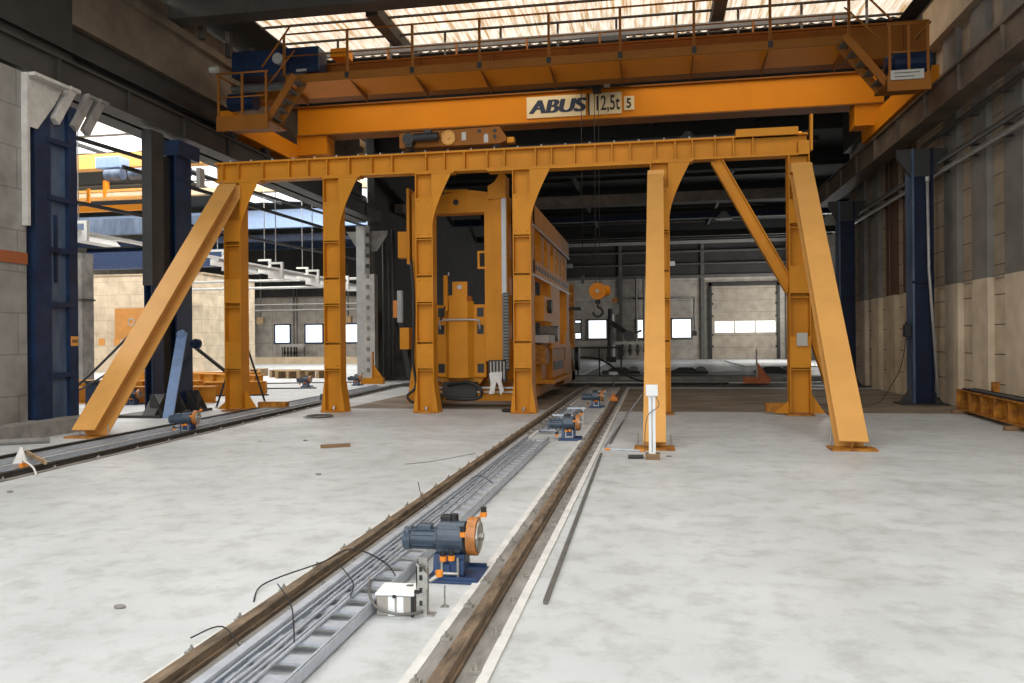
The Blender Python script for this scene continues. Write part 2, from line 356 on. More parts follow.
# left hall roof
e = -6
for n, (a, b) in enumerate([(14, 18), (27, 37), (40, 52.5), (BACK+.3, None)]):
    struct(B((-46.3, e, 11.6), (-11.9, a, 11.8)).build('ceiling_west_%d' % n, 'roof'))
    if b:
        gx0 = -28 if n == 2 else -46
        if n == 2: struct(B((-46.3, a, 11.6), (gx0, b, 11.8)).build('ceiling_west_9', 'roof'))
        s_ = skylight(30+n, gx0, -12, a, b, 11.65, 'skylight_clear', .5)
        for x in range(gx0+2, -12, 4): B((x-.08, a, 11.45), (x+.08, b, 11.6)).build('glazing_bar', 'pipe', s_)
        for y_ in (a+(b-a)*.33, a+(b-a)*.66): B((-46, y_-.05, 11.5), (-12, y_+.05, 11.58)).build('purlin', 'pipe', s_)
    e = b
# left hall: transverse painted beams
for i, (y_, z0, z1, m_) in enumerate(((53, 9.9, 11.2, 'blue_pale'), (54.2, 9.1, 9.6, 'blue'), (45, 10.9, 11.3, 'concrete_pale'), (58, 9.0, 9.5, 'blue'))):
    struct(B((-45.9, y_, z0), (-12.1, y_+.5, z1)).build('trim_%d' % (80+i), m_))
B_ = struct(B((-45.9, BACK-.6, 5.7), (-12.0, BACK-.01, 11.62)).build('trim_90', 'darkwall'))

# ================================================================== RUNWAY GIRDERS AND COLUMNS
def runway(name, label, x0, x1, zb, zt, m_, sgn):
    """crane runway: plate girder along Y, sgn = side the web's open flange faces"""
    t = thing(name, label, 'crane runway', ((x0+x1)/2, 0, zb)); xc = (x0+x1)/2; w = (x1-x0)/2; h = zt-zb
    B((-w, -6, 0), (w, 30.8, .05)).build('bottom_flange', m_, t)
    B((-w, -6, h-.05), (w, 30.8, h)).build('top_flange', m_, t)
    B((sgn*w*.55-.03, -6, .05), (sgn*w*.55+.03, 30.8, h-.05)).build('web', m_, t)
    for y_ in range(-5, 31, 2): B((min(sgn*w*.55, sgn*w*.95), y_, .05), (max(sgn*w*.55, sgn*w*.95), y_+.02, h-.05)).build('stiffener', m_, t)
    B((-.04, -6, h), (.04, 30.8, h+.09)).build('crane_rail', 'rail_dark', t)
    return t
rl = runway('crane_runway_girder', 'dark dusty crane runway girder along the left side over the blue columns', -11.25, -10.8, 6.45, 6.98, 'girder', 1)
rr = runway('crane_runway_girder', 'brown dusty crane runway girder along the right wall', 5.98, 6.45, 6.45, 7.08, 'girder_tan', -1)
# lower secondary girder of the left line, behind
t = thing('edge_girder', 'dark lower girder tucked behind the left crane runway', 'girder', (-11.7, 0, 6.5))
B((-.25, -6, 0), (.2, 30.8, .06)).build('bottom_flange', 'girder', t); B((-.05, -6, .06), (0, 30.8, 1.0)).build('web', 'girder', t); B((-.25, -6, 1.0), (.2, 30.8, 1.06)).build('top_flange', 'girder', t)

# first blue column with its plinth and white brackets
t = thing('steel_column', 'broad dark blue steel column against the grey block wall at far left', 'column', (-11.05, 12.9, 0))
B((-.35, -1.9, 0), (.65, .62, .26)).build('plinth', 'concrete', t)
B((-.25, -.55, .26), (.25, -.17, 6.1)).build('left_flange', 'blue', t)
tag(B((-.2, -.17, .26), (.17, .28, 6.1)).build('web_panel', 'blue_light', t), 'worn pale blue web panel')
B((-.25, .28, .26), (.25, .50, 6.1)).build('right_flange', 'blue', t)
for z in (1.0, 2.3, 3.3, 4.25, 5.3): B((.17, -.24, z), (.27, .45, z+.09)).build('cross_batten', 'blue', t)
B((.15, -.02, 2.75), (.2, .05, 4.0)).build('centre_strip', 'blue', t)
tag(B((.25, .3, 1.58), (.262, .48, 1.76)).build('warning_label', 'warn', t), 'small orange warning label')
for k_ in range(3): B((.262, .325+k_*.05, 1.64), (.265, .355+k_*.05, 1.70)).build('label_mark', 'ink_black', t)
B((.17, -.16, .26), (.19, -.13, 3.3)).build('seam', 'dark_steel', t)
t2 = thing('column_bracket', 'white knee bracket under the runway at the left end of the block wall', 'bracket', (-10.9, 12.45, 5.4))
MB().prism([(.12, -.3, .95), (.12, .55, .95), (.12, .3, .55), (.12, -.08, .05), (.12, -.3, .05)], (.03, 0, 0)).build('gusset_plate', 'white_dirty', t2)
B((.0, -.34, -1.7), (.17, -.28, .98)).build('back_strip', 'white_dirty', t2)
B((.0, -.3, .93), (.3, .55, .99)).build('cap_plate', 'white_dirty', t2)
for i, (yy, c_) in enumerate(((13.15, 'white_dirty'), (13.62, 'concrete'), (13.95, 'concrete'))):
    t3 = thing('column_strut', ['short white strut leaning from the first blue column up to the runway', 'inner grey strut beside the right edge of the first blue column', 'outer grey strut at the right edge of the first blue column'][i], 'strut', (-10.78, yy, 5.75))
    MB().bar((0, -.35, -.05), (0, .1, .68), .12, .16).build('strut_arm', c_, t3); B((-.08, .0, .64), (.08, .25, .7)).build('strut_cap', c_, t3)

# second column: compound, two blue legs with a dark gap
t = thing('steel_column', 'compound blue steel column with a dark gap behind the pale blue leaning plate', 'column', (-11.0, 16.3, 0))
MB().hsec((0, -.28, .05), (0, -.28, 6.0), .42, .2, .03, .03, side=(0, 1, 0)).build('left_leg', 'blue', t)
B((-.08, -.06, .05), (.02, .32, 5.9)).build('lattice_core', 'dark_steel', t)
MB().hsec((.05, .62, .05), (.05, .62, 6.15), .62, .26, .04, .04, side=(0, 1, 0)).build('right_leg', 'blue', t)
m = MB().box((-.55, -.9, 0), (.55, 1.15, .06))
for yy in (-.75, -.3, .15, .6, .95): m.prism([(.2, yy, .06), (.52, yy, .06), (.28, yy, .5), (.2, yy, .5)], (0, .04, 0))
for yy, s_ in ((-.5, -1), (.75, 1)): m.prism([(.1, yy, .06), (.1, yy+s_*.38, .06), (.1, yy, .5)], (.3, 0, 0))
tag(m.build('base_plate', 'dark_steel', t), 'dark ribbed base plate')
B((-.2, .25, 5.95), (.3, 1.1, 6.3)).build('corbel', 'blue', t)
B((.3, .3, 5.4), (.33, .8, 5.46)).build('batten', 'blue', t)
B((.3, .95, 5.35), (.4, 1.15, 5.8)).build('junction_plate', 'white_dirty', t)
B((-.12, -.5, 2.9), (.12, -.06, 6.35)).build('upper_leg', 'girder', t)

# third: pale perforated column
t = thing('steel_column', 'pale grey perforated column beyond the gantry between its second and third posts', 'column', (-11.35, 30.6, 0))
B((-.45, -.2, 0), (-.1, .2, 6.3)).build('shaft', 'pipe_pale', t)
B((-.1, -.24, 0), (.32, .16, 4.35)).build('casing', 'white_dirty', t)
B((-.1, -.2, 4.35), (.12, .16, 6.3)).build('perforated_web', 'concrete', t)
for z in range(14): B((-.02, -.27, .4+z*.42), (.1 if z < 10 else .08, -.2, .56+z*.42)).build('slot', 'black' if z > 9 else 'concrete', t)
MB().prism([(.1, -.1, 6.1), (.85, -.1, 6.1), (.8, -.1, 5.9), (.4, -.1, 5.3), (.1, -.1, 5.25)], (0, .1, 0)).prism([(-.45, -.1, 6.1), (-.9, -.1, 6.1), (-.45, -.1, 5.4)], (0, .1, 0)).build('bracket_plate', 'concrete', t)

# right side blue columns
def right_column(label, x, y_, w, d_, zt, cable):
    t = thing('steel_column', label, 'column', (x, y_, 0))
    B((-w/2, 0, .03), (-w/2+.05, d_, zt)).build('left_flange', 'blue_light', t)  # lit left edge put into the colour with the lighter blue
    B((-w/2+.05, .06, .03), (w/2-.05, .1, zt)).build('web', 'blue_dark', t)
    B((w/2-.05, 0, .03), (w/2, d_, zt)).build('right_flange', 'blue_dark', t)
    B((-w/2, 0.0, 2.9), (w/2, .04, 2.95)).build('paint_joint', 'blue_dark', t)
    B((-w/2-.3, -.25, 0), (w/2+.25, d_+.1, .035)).build('base_plate', 'dark_steel', t)
    MB().prism([(-w/2-.3, .1, .03), (-w/2, .1, .03), (-w/2, .1, .45)], (0, .04, 0)).build('foot_gusset', 'dark_steel', t); MB().prism([(w/2+.22, .1, .03), (w/2, .1, .03), (w/2, .1, .35)], (0, .04, 0)).build('foot_gusset', 'dark_steel', t)
    MB().prism([(-w/2-.3, .05, zt), (w/2+.35, .05, zt), (w/2+.3, .05, zt-.2), (w/2, .05, zt-.65), (-w/2, .05, zt-.65), (-w/2-.3, .05, zt-.2)], (0, .12, 0)).build('corbel', 'dark_steel', t)
    return t
right_column('dark blue steel column on the right wall near the orange floor beam', 6.34, 20.2, .48, .5, 6.1, True)
right_column('dark blue steel column on the right wall far down behind the gantry', 6.28, 27.4, .5, .5, 6.1, False)

# ================================================================== MAIN GANTRY FRAME (on the floor)
G = 17.35
g = thing('gantry_frame', 'tall amber steel gantry frame with six posts standing across the hall floor', 'gantry', (-3.5, G, 0))
def gx(x): return x+3.5
bm_ = g
m = MB().box((gx(-10.2), -.15, 5.84), (gx(3.2), .15, 5.88)).box((gx(-10.2), -.15, 5.42), (gx(3.2), .15, 5.46)).box((gx(-10.2), -.01, 5.46), (gx(3.2), .01, 5.84))
beam = m.build('top_beam', 'yellow', g)
sx = [-10.0, -9.6, -8.98, -8.32, -7.85, -7.38, -6.84, -6.3, -5.81, -5.01, -4.58, -4.12, -3.6, -3.21, -2.51, -2.15, -1.65, -1.2, -.84, -.45, .08, .5, .86, 1.33, 1.7, 2.1]
for x in sx: B((gx(x)-.012, -.15, 5.46), (gx(x)+.012, -.01, 5.84)).build('stiffener', 'yellow', beam)
for i in range(24): MB().cyl((gx(-9.8+i*.53), -.12, 5.88), (gx(-9.8+i*.53), -.12, 5.92), .022, n=8).build('bolt', 'zinc', beam)
B((gx(-9.9), -.03, 5.88), (gx(1.9), .03, 5.925)).build('top_rail', 'rail_dark', g)
B((gx(1.75), -.2, 5.84), (gx(3.0), .2, 6.0)).build('end_cap', 'yellow', g)
B((gx(3.0), -.2, 5.42), (gx(3.22), .2, 5.7)).build('end_bracket', 'yellow', g)
MB().bar((gx(3.26), -.1, 5.5), (gx(3.27), -.1, 6.25), .05, .16).build('end_stop', 'yellow', g)
B((gx(-3.6), -.17, 5.375), (gx(-.0), .17, 5.42)).build('lower_flange_plate', 'yellow', g)
posts = [(-9.74, 'foot'), (-7.27, ''), (-5.06, ''), (-2.83, ''), (.17, ''), (3.01, 'foot')]
for i, (x, kd) in enumerate(posts):
    w, dd = (.42, .38) if kd else (.40, .34)
    X = gx(x)
    m = MB().box((X-w/2, -dd/2, .05), (X-w/2+.02, dd/2, 5.42)).box((X+w/2-.02, -dd/2, .05), (X+w/2, dd/2, 5.42)).box((X-w/2+.02, -.01, .05), (X+w/2-.02, .01, 5.42))
    p = m.build('post', 'yellow', g)
    for j, (z0, z1) in enumerate(((1.0, 1.55), (2.5, 3.05), (3.95, 4.85)) if i not in (0, 5) else ((1.0, 1.65), (2.55, 3.1), (4.0, 4.5))):
        cp = B((X-w/2+.02, -dd/2+.01, z0), (X+w/2-.02, -dd/2+.03, z1)).build('cover_plate', 'yellow', p)
        if i in (1, 2, 3, 4):
            for bx in (-.12, .12):
                for bz in (z0+.07, z1-.07): MB().cyl((X+bx, -dd/2-.008, bz), (X+bx, -dd/2+.01, bz), .013, n=8).build('bolt', 'yellow_worn', p)
    for z in (.95, 1.6, 2.45, 3.1, 3.9): B((X-w/2+.02, -dd/2+.02, z), (X+w/2-.02, -.01, z+.02)).build('web_stiffener', 'yellow', p)
    if i in (1, 2, 3):   # splayed foot
        MB().prism([(X-w/2-.08, -.19, 0), (X+w/2+.1, -.19, 0), (X+w/2, -.19, .7), (X+w/2-.02, -.19, .7), (X+w/2-.05, -.19, .05), (X-w/2+.03, -.19, .05), (X-w/2+.02, -.19, .7), (X-w/2, -.19, .7)], (0, .38, 0)).build('flared_foot', 'yellow', p)
        MB().cyl((X, -.13, .05), (X, -.1, .13), .035, n=8).build('foot_bolt', 'zinc', p)
    B((X-w/2-.06, -.26, 0), (X+w/2+.06, .26, .035)).build('base_plate', 'yellow_worn', p)
    if kd:
        MB().prism([(X+w/2, -.02, .035), (X+w/2+.3, -.02, .035), (X+w/2, -.02, .5)], (0, .04, 0)).build('foot_gusset', 'yellow', p); MB().prism([(X-w/2, -.02, .035), (X-w/2-.3, -.02, .035), (X-w/2, -.02, .3)], (0, .04, 0)).build('foot_gusset', 'yellow', p)
    if i < 5:  # curved haunch gusset on the right of each post head
        L = .62; D = 1.2; pts = [(X+w/2, 0, 5.42), (X+w/2+L-.16, 0, 5.42)]
        for k_ in range(1, 13):
            a = k_/12; pts.append((X+w/2+(L-.16)*(1-a)**1.55+.0*a, 0, 5.42-D*(a**.93)))
        pts[-1] = (X+w/2, 0, 5.42-D)
        tmp = [(px, -.165, pz) for px, _, pz in pts]
        MB().prism(tmp, (0, .02, 0)).build('haunch_gusset', 'yellow', p)
        B((X-w/2-.0, -.18, 5.38), (X+w/2+L-.12, .1, 5.42)).build('haunch_flange', 'yellow', p)
# cable box on right post, raking struts
B((gx(2.93), -.24, 1.45), (gx(3.14), -.19, 1.72)).build('switch_plate', 'grey_label', g)
def rake(p0, p1, w, h, label=None, mt='yellow_pale'):
    o = MB().hsec(p0, p1, w, h, .022, .016).build('raking_strut', mt, g); return o
def foot(x, y_, w=.58):
    B((gx(x)-w/2, y_-.18, 0), (gx(x)+w/2, y_+.22, .03)).build('strut_foot_plate', 'yellow_worn', g)
    for s_ in (-1, 1): MB().cyl((gx(x)+s_*w*.42, y_+.15, .03), (gx(x)+s_*w*.42, y_+.15, .2), .012, n=8).build('anchor_bolt', 'zinc', g)
rake((gx(-9.72), -.28, 5.2), (gx(-9.60), 12.12-G, .03), .44, .34); foot(-9.6, 12.12-G, .66)
rake((gx(.08), -.30, 5.05), (gx(.01), 11.75-G, .03), .33, .24); foot(.01, 11.75-G)
rake((gx(3.02), -.28, 5.1), (gx(2.80), 12.0-G, .03), .40, .30); foot(2.8, 12-G, .62)
for x, w in ((.09, .34), (3.02, .42)): B((gx(x)-w/2, -.42, 5.02), (gx(x)+w/2, -.19, 5.18)).build('strut_head', 'yellow_pale', g)
MB().hsec((gx(1.35), .0, 5.42), (gx(2.86), .0, 2.62), .2, .24, .02, .014, side=(0, 1, 0)).build('diagonal_brace', 'yellow', g)
MB().hsec((gx(3.15), .1, 2.3), (gx(3.85), .1, .03), .2, .24, .02, .014, side=(0, 1, 0)).build('diagonal_brace', 'yellow', g)
B((gx(2.35), .1, .05), (gx(2.8), .25, .24)).build('foot_spreader', 'yellow_worn', g)
B((gx(3.6), -.1, 0), (gx(4.1), .3, .03)).build('brace_foot_plate', 'yellow_worn', g)
B((gx(-9.3), .15, .03), (gx(-8.6), .35, .2)).build('foot_spreader', 'yellow_worn', g)
B((gx(-9.96), -.25, 5.0), (gx(-9.5), -.19, 5.3)).build('strut_head', 'yellow_pale', g)

# running carriage on the gantry beam
t = thing('travel_carriage', 'amber travel carriage with a black motor riding on top of the gantry beam', 'carriage', (-4.35, 17.33, 5.925))
MB().prism([(-1.25, -.2, .05), (1.05, -.2, .05), (1.2, -.2, .1), (1.2, -.2, .2), (1.05, -.2, .42), (-1.25, -.2, .38)], (0, .4, 0)).build('side_plate', 'crane_brown', t)
for x in (-1.05, .95): MB().cyl((x, -.1, .1), (x, .1, .1), .1).build('running_wheel', 'dark_steel', t)
MB().cyl((-.98, -.42, .2), (-.98, -.2, .2), .13).box((-1.05, -.4, .02), (-.9, -.2, .2)).build('gearbox', 'black', t)
m = MB().cyl((-.85, -.36, .23), (-.3, -.36, .23), .095).box((-.62, -.42, .28), (-.45, -.26, .37)); m.build('motor', 'black', t)
MB().cyl((-.1, -.24, .22), (-.1, -.2, .22), .17).ring((-.1, -.25, .22), (0, 1, 0), .15, .02).cyl((-.1, -.27, .22), (-.1, -.2, .22), .04).build('hub', 'yellow_pale', t)
B((.2, -.22, .15), (.3, -.2, .33)).build('data_plate', 'grey_label', t)
for x, z in ((.6, .34), (.95, .33), (.95, .2)): MB().cyl((x, -.22, z), (x, -.2, z), .04).build('bolt_head', 'black', t)
MB().prism([(.7, -.21, .08), (.8, -.21, .08), (.8, -.21, .24), (.75, -.21, .28), (.7, -.21, .24)], (0, .02, 0)).build('slot_plate', 'grey_label', t)
B((1.2, -.1, .08), (1.36, .1, .2)).build('buffer', 'yellow', t)

# ================================================================== OVERHEAD CRANE
cr = thing('overhead_crane', 'orange double girder overhead crane with walkway and lettered sign plates under the roof', 'crane', (0, 19, 7.08))
def cz(z): return z-7.08
def cy(y_): return y_-19
B((-10.8, cy(23), cz(8.02)), (6.26, cy(23.5), cz(8.86))).build('far_girder', 'crane_orange', cr)
fg = cr
B((-10.85, cy(22.92), cz(8.86)), (6.3, cy(23.6), cz(8.9))).build('girder_top_flange', 'crane_brown', cr)
B((-10.85, cy(22.92), cz(7.98)), (6.3, cy(23.6), cz(8.02))).build('girder_bottom_flange', 'crane_brown', cr)
for x0, x1 in ((-10.82, -9.85), (5.5, 6.28)):
    e_ = B((x0, cy(22.98), cz(7.42)), (x1, cy(23.6), cz(7.98))).build('end_box', 'crane_orange', cr)
    for k_ in range(4): MB().cyl((x0+.08 if x0 < 0 else x1-.06, cy(22.96), cz(7.5+k_*.12)), (x0+.08 if x0 < 0 else x1-.06, cy(22.98), cz(7.5+k_*.12)), .018, n=6).build('bolt', 'crane_brown', e_)
for x in (-11.02, 6.2):
    ec = B((x-.2, cy(19.2), cz(7.22)), (x+.2, cy(24.3), cz(7.74))).build('end_carriage', 'crane_orange', cr)
    for y_ in (19.5, 21.3, 23.8): MB().cyl((x-.08, cy(y_), cz(7.26)), (x+.08, cy(y_), cz(7.26)), .19).build('running_wheel', 'dark_steel', ec)
# near girder and walkway
B((-10.9, cy(19.75), cz(8.14)), (6.35, cy(20.3), cz(8.92))).build('near_girder', 'crane_brown', cr)
B((-10.9, cy(19.68), cz(8.92)), (6.35, cy(20.4), cz(8.96))).build('girder_top_flange', 'crane_brown', cr)
for k_ in range(9): B((-9.8+k_*1.95, cy(19.68), cz(8.14)), (-9.78+k_*1.95, cy(19.75), cz(8.92))).build('web_stiffener', 'crane_brown', cr)
WX0, WX1 = -9.0, 4.3
wk = B((WX0, cy(18.4), cz(8.09)), (WX1, cy(19.75), cz(8.14))).build('walkway', 'crane_orange', cr)
B((WX0, cy(18.38), cz(8.06)), (WX1, cy(18.41), cz(8.26))).build('toe_board', 'crane_brown', wk)
for k_ in range(9):
    x = WX0+.03+k_*(WX1-WX0-.08)/8
    MB().prism([(x, cy(19.72), cz(8.09)), (x, cy(18.5), cz(8.09)), (x, cy(19.72), cz(7.9))], (.02, 0, 0)).build('walkway_bracket', 'crane_brown', wk)
def handrail(x0, x1, y_, z, n, name='handrail', mt='crane_brown'):
    m = MB().tube([(x0, cy(y_), cz(z+1.15)), (x1, cy(y_), cz(z+1.15))], .024).tube([(x0, cy(y_), cz(z+.6)), (x1, cy(y_), cz(z+.6))], .018)
    h = m.build(name, mt, cr)
    for i in range(n):
        x = x0+(x1-x0)*i/(n-1); B((x-.03, cy(y_)-.02, cz(z)), (x+.03, cy(y_)+.02, cz(z+1.15))).build('stanchion', mt, h)
    return h
h = handrail(WX0, WX1, 18.42, 8.14, 9)
for i in range(9):
    x = WX0+(WX1-WX0)*i/8; B((x-.05, cy(18.36), cz(8.1)), (x+.05, cy(18.4), cz(8.24))).build('clamp', 'black', h)
handrail(-8.6, 5.3, 20.9, 8.9, 10, 'rear_handrail', 'roof_beam')
# festoon cable rail
m = MB().box((-9.4, cy(20.45), cz(9.42)), (4.85, cy(20.55), cz(9.58)))
fr = m.build('festoon_rail', 'pipe', cr)
B((-1.7, cy(20.42), cz(9.3)), (-.6, cy(20.58), cz(9.42))).build('festoon_trolley', 'dark_steel', fr)
for k_ in range(8): B((-8.9+k_*1.9, cy(20.4), cz(8.92)), (-8.86+k_*1.9, cy(20.5), cz(9.5))).build('rail_support', 'crane_brown', fr)
# end platforms and ladders
def platform(x0, x1, z, sgn):
    p = B((x0, cy(17.75), cz(z)), (x1, cy(18.75), cz(z)+.06)).build('end_platform', 'crane_brown', cr)
    B((x0, cy(17.73), cz(z)-.2), (x1, cy(17.77), cz(z)+.16)).build('fascia', 'crane_brown', p)
    for x in (x0+.05, (x0+x1)/2, x1-.05): B((x-.025, cy(17.74), cz(z)), (x+.025, cy(17.78), cz(z)+1.2)).build('platform_stanchion', 'crane_brown', p)
    MB().tube([(x0, cy(17.76), cz(z)+.62), (x1, cy(17.76), cz(z)+.62)], .02).build('middle_rail', 'crane_brown', p)
    m = MB().tube([(x0, cy(17.76), cz(z)+1.2), (x1, cy(17.76), cz(z)+1.2)], .024)
    xe = x0 if sgn < 0 else x1
    m.tube([(xe, cy(17.76), cz(z)+1.2), (xe, cy(18.7), cz(z)+1.2)], .024).build('platform_rail', 'crane_brown', p)
    return p
platform(-10.45, -9.1, 6.98, -1)
p = platform(4.9, 5.75, 6.98, 1)
sp = B((4.95, cy(17.69), cz(7.0)), (5.6, cy(17.73), cz(7.2))).build('notice_plate', 'grey_label', cr)
for k_, w in enumerate((.75, .6)): B((5.02, cy(17.685), cz(7.13)-k_*.08), (5.02+w*.66, cy(17.69), cz(7.145)-k_*.08)).build('notice_line', 'ink_black', sp)
for x0, x1 in ((-9.25, -8.5), (4.95, 4.1)):
    s_ = 1 if x1 > x0 else -1
    la = MB().bar((x0, cy(17.95), cz(7.0)), (x1, cy(17.95), cz(8.1)), .05, .16, side=(0, 1, 0)).build('access_ladder', 'crane_brown', cr)
    MB().bar((x0, cy(18.5), cz(7.0)), (x1, cy(18.5), cz(8.1)), .05, .16, side=(0, 1, 0)).build('ladder_stringer', 'crane_brown', la)
    for k_ in range(5):
        a = (k_+.5)/5; xx = x0+(x1-x0)*a; B((xx-.1, cy(17.97), cz(7.0)+1.1*a), (xx+.1, cy(18.48), cz(7.0)+1.1*a+.03)).build('step', 'pipe', la)
    for yy in (17.95,):
        MB().tube([(x0-s_*.1, cy(yy), cz(8.35)), (x1-s_*.1, cy(yy), cz(9.3))], .024).tube([(x0-s_*.0, cy(yy), cz(7.85)), (x1, cy(yy), cz(8.7))], .02).build('ladder_rail', 'crane_brown', la)
# electrical cabinet, tubes, drive motors
cab = B((-10.7, cy(18.9), cz(8.5)), (-8.3, cy(19.45), cz(9.15)), bev=.02).build('control_cabinet', 'blue', cr)
B((-8.9, cy(18.88), cz(8.52)), (-8.62, cy(18.9), cz(8.58))).build('cabinet_plate', 'grey_label', cab)
MB().cyl((-9.35, cy(18.75), cz(8.85)), (-9.35, cy(18.9), cz(8.85)), .14).build('cable_gland', 'grey_label', cab)
MB().cyl((-10.7, cy(18.95), cz(8.2)), (-7.2, cy(18.95), cz(8.2)), .1).build('cable_duct', 'pipe', cr)
B((-8.15, cy(19.3), cz(8.98)), (-7.7, cy(19.7), cz(9.2))).build('junction_box', 'crane_orange', cr)
MB().cyl((5.2, cy(18.5), cz(7.6)), (5.95, cy(18.5), cz(7.6)), .24).cyl((5.05, cy(18.5), cz(7.6)), (5.2, cy(18.5), cz(7.6)), .15).build('drive_motor', 'blue', cr)
MB().cyl((-10.5, cy(18.5), cz(7.7)), (-9.8, cy(18.5), cz(7.7)), .22).build('drive_motor', 'blue', cr)
MB().cyl((-10.7, cy(17.9), cz(8.35)), (-10.5, cy(17.9), cz(8.35)), .08).build('buffer', 'grey_label', cr)
# sign plates and lettering on the far girder
sp = B((-3.60, cy(22.965), cz(8.14)), (-1.86, cy(22.995), cz(8.76))).build('sign_plate', 'label_plate', cr)
for k_ in (-.04, -.025, -.01, .01, .025, .04):
    text_mesh('letter_stroke', 'ABUS', 'ink_navy', .56, (-3.50+k_, cy(22.96)-.0004*k_, cz(8.27)), sp, xscale=1.17, shear=.2, spacing=1.02)
sp = B((-1.78, cy(22.965), cz(8.14)), (-.83, cy(22.995), cz(8.76))).build('sign_plate', 'label_plate', cr)
text_mesh('lettering', '12,5t', 'ink_black', .60, (-1.62, cy(22.96), cz(8.26)), sp, xscale=.60, bold=.006)
B((-1.80, cy(22.955), cz(8.14)), (-1.75, cy(22.99), cz(8.76))).build('divider', 'ink_black', sp)
sp = B((-.76, cy(22.965), cz(8.22)), (-.47, cy(22.995), cz(8.62))).build('sign_plate', 'label_plate', cr)
text_mesh('lettering', '5', 'ink_black', .38, (-.70, cy(22.96), cz(8.29)), sp, xscale=.8, bold=.01)

# hoist trolley and hook
t = thing('hoist_trolley', 'black hoist trolley hanging between the crane girders above the lettered sign', 'hoist', (-1.45, 21.6, 8.96))
B((-.75, -1.2, 0), (.85, 1.35, .12)).build('trolley_frame', 'dark_steel', t)
MB().cyl((-.6, 0, -.18), (.7, 0, -.18), .2).build('rope_drum', 'black', t)
B((-.1, -.2, -.62), (.12, .1, -.2)).build('rope_guide', 'black', t); B((.2, -.2, -.5), (.36, .0, -.25)).build('limit_switch', 'grey_label', t)
MB().tube([(-.3, -.1, -.2), (-.45, -.1, -.35), (-.7, -.1, -.3)], .03).build('supply_cable', 'black', t)
t = thing('hook_block', 'orange hook block hanging on thin ropes in the middle of the hall', 'hook', (-1.47, 21.6, 2.5))
m = MB().cyl((-.0, -.1, .44), (-.0, .1, .44), .23, n=28).cyl((0, -.14, .44), (0, .14, .44), .12, n=20); m.build('sheave_housing', 'crane_orange', t)
MB().cyl((.18, -.02, .44), (.28, .04, .46), .14).build('sheave_guard', 'crane_orange', t)
MB().cyl((0, 0, .1), (0, 0, .2), .07).build('swivel', 'black', t)
MB().tube(smooth_pts([(0, 0, .12), (.0, 0, .02), (.1, 0, -.05), (.13, 0, -.16), (.02, 0, -.25), (-.1, 0, -.2), (-.12, 0, -.12)]), .032).build('hook', 'black', t)
MB().tube([(-.05, .02, .6), (-.05, .02, 6.3)], .009, 5).tube([(.06, .02, .6), (.06, .02, 6.3)], .009, 5).build('wire_rope', 'dark_steel', t)
MB().cyl((0, -.16, .44), (0, -.13, .44), .05).build('axle_cap', 'grey_label', t)
# thin pendant line in front
t = thing('pendant_cable', 'thin dark control cable hanging from the hoist trolley', 'cable', (-1.9, 21.9, 3.4)); MB().tube([(0, 0, 0), (0, 0, 5.5)], .011, 6).build('cable', 'black', t); MB().box((-.04, -.03, -.22), (.04, .03, 0)).build('push_button_box', 'black', t)

# ================================================================== THE BIG MACHINE
mc = thing('press_machine', 'tall amber machine portal with slotted tank front standing behind the gantry posts', 'machine', (-4.3, 18.5, 0))
def X_(x): return x+4.3
def Y_(y_): return y_-18.5
def part(name, a, b, mt='yellow', parent=None, bev=0): return B((X_(a[0]), Y_(a[1]), a[2]), (X_(b[0]), Y_(b[1]), b[2]), bev=bev).build(name, mt, parent or mc)
def PM(mb, name, mt='yellow', parent=None): return mb.build(name, mt, parent or mc)
part('base_beam', (-5.75, 18.75, .16), (-2.9, 19.0, .42)); part('base_beam', (-5.6, 19.3, .3), (-3.0, 19.6, .6), 'yellow_worn')
part('base_rail', (-5.4, 18.68, .46), (-3.0, 18.74, .5), 'zinc'); part('base_rail', (-5.4, 18.68, .36), (-3.0, 18.72, .39), 'zinc')
for x in (-5.75, -3.15):
    part('skid_beam', (x-.12, 19.0, .12), (x+.12, 28.6, .42))
# masts
ml = part('mast', (-5.78, 18.6, .2), (-5.42, 19.1, 5.2))
PM(MB().prism([(X_(-5.95), Y_(18.62), .12), (X_(-5.4), Y_(18.62), .12), (X_(-5.6), Y_(18.62), 1.3), (X_(-5.78), Y_(18.62), 1.2)], (0, .3, 0)), 'mast_foot')
PM(MB().prism([(X_(-5.78), Y_(18.6), 5.2), (X_(-5.3), Y_(18.6), 5.2), (X_(-5.3), Y_(18.6), 5.75), (X_(-5.5), Y_(18.6), 5.5)], (0, .3, 0)), 'mast_head')
part('mast_edge_plate', (-5.9, 18.55, 3.5), (-5.83, 18.9, 5.35))
eb = part('switch_box', (-6.13, 18.55, 3.66), (-5.88, 18.85, 4.3), bev=.01); eb2 = part('switch_box', (-6.1, 18.55, 1.42), (-5.86, 18.85, 1.95), bev=.01)
mr = part('mast', (-3.97, 18.6, 1.12), (-3.72, 19.1, 5.1)); part('mast', (-3.72, 18.52, 1.15), (-3.4, 19.1, 5.1))
PM(MB().prism([(X_(-3.85), Y_(18.45), 5.0), (X_(-3.42), Y_(18.45), 5.0), (X_(-3.42), Y_(18.45), 5.55), (X_(-3.55), Y_(18.45), 5.62), (X_(-3.68), Y_(18.45), 5.4), (X_(-3.85), Y_(18.45), 5.3)], (0, .5, 0)), 'mast_head')
part('hydraulic_box', (-4.15, 18.62, 3.35), (-4.1, 18.7, 3.78)); part('hydraulic_box', (-4.1, 18.62, 3.35), (-3.97, 18.7, 3.4)); part('hydraulic_box', (-4.1, 18.62, 3.73), (-3.97, 18.7, 3.78))
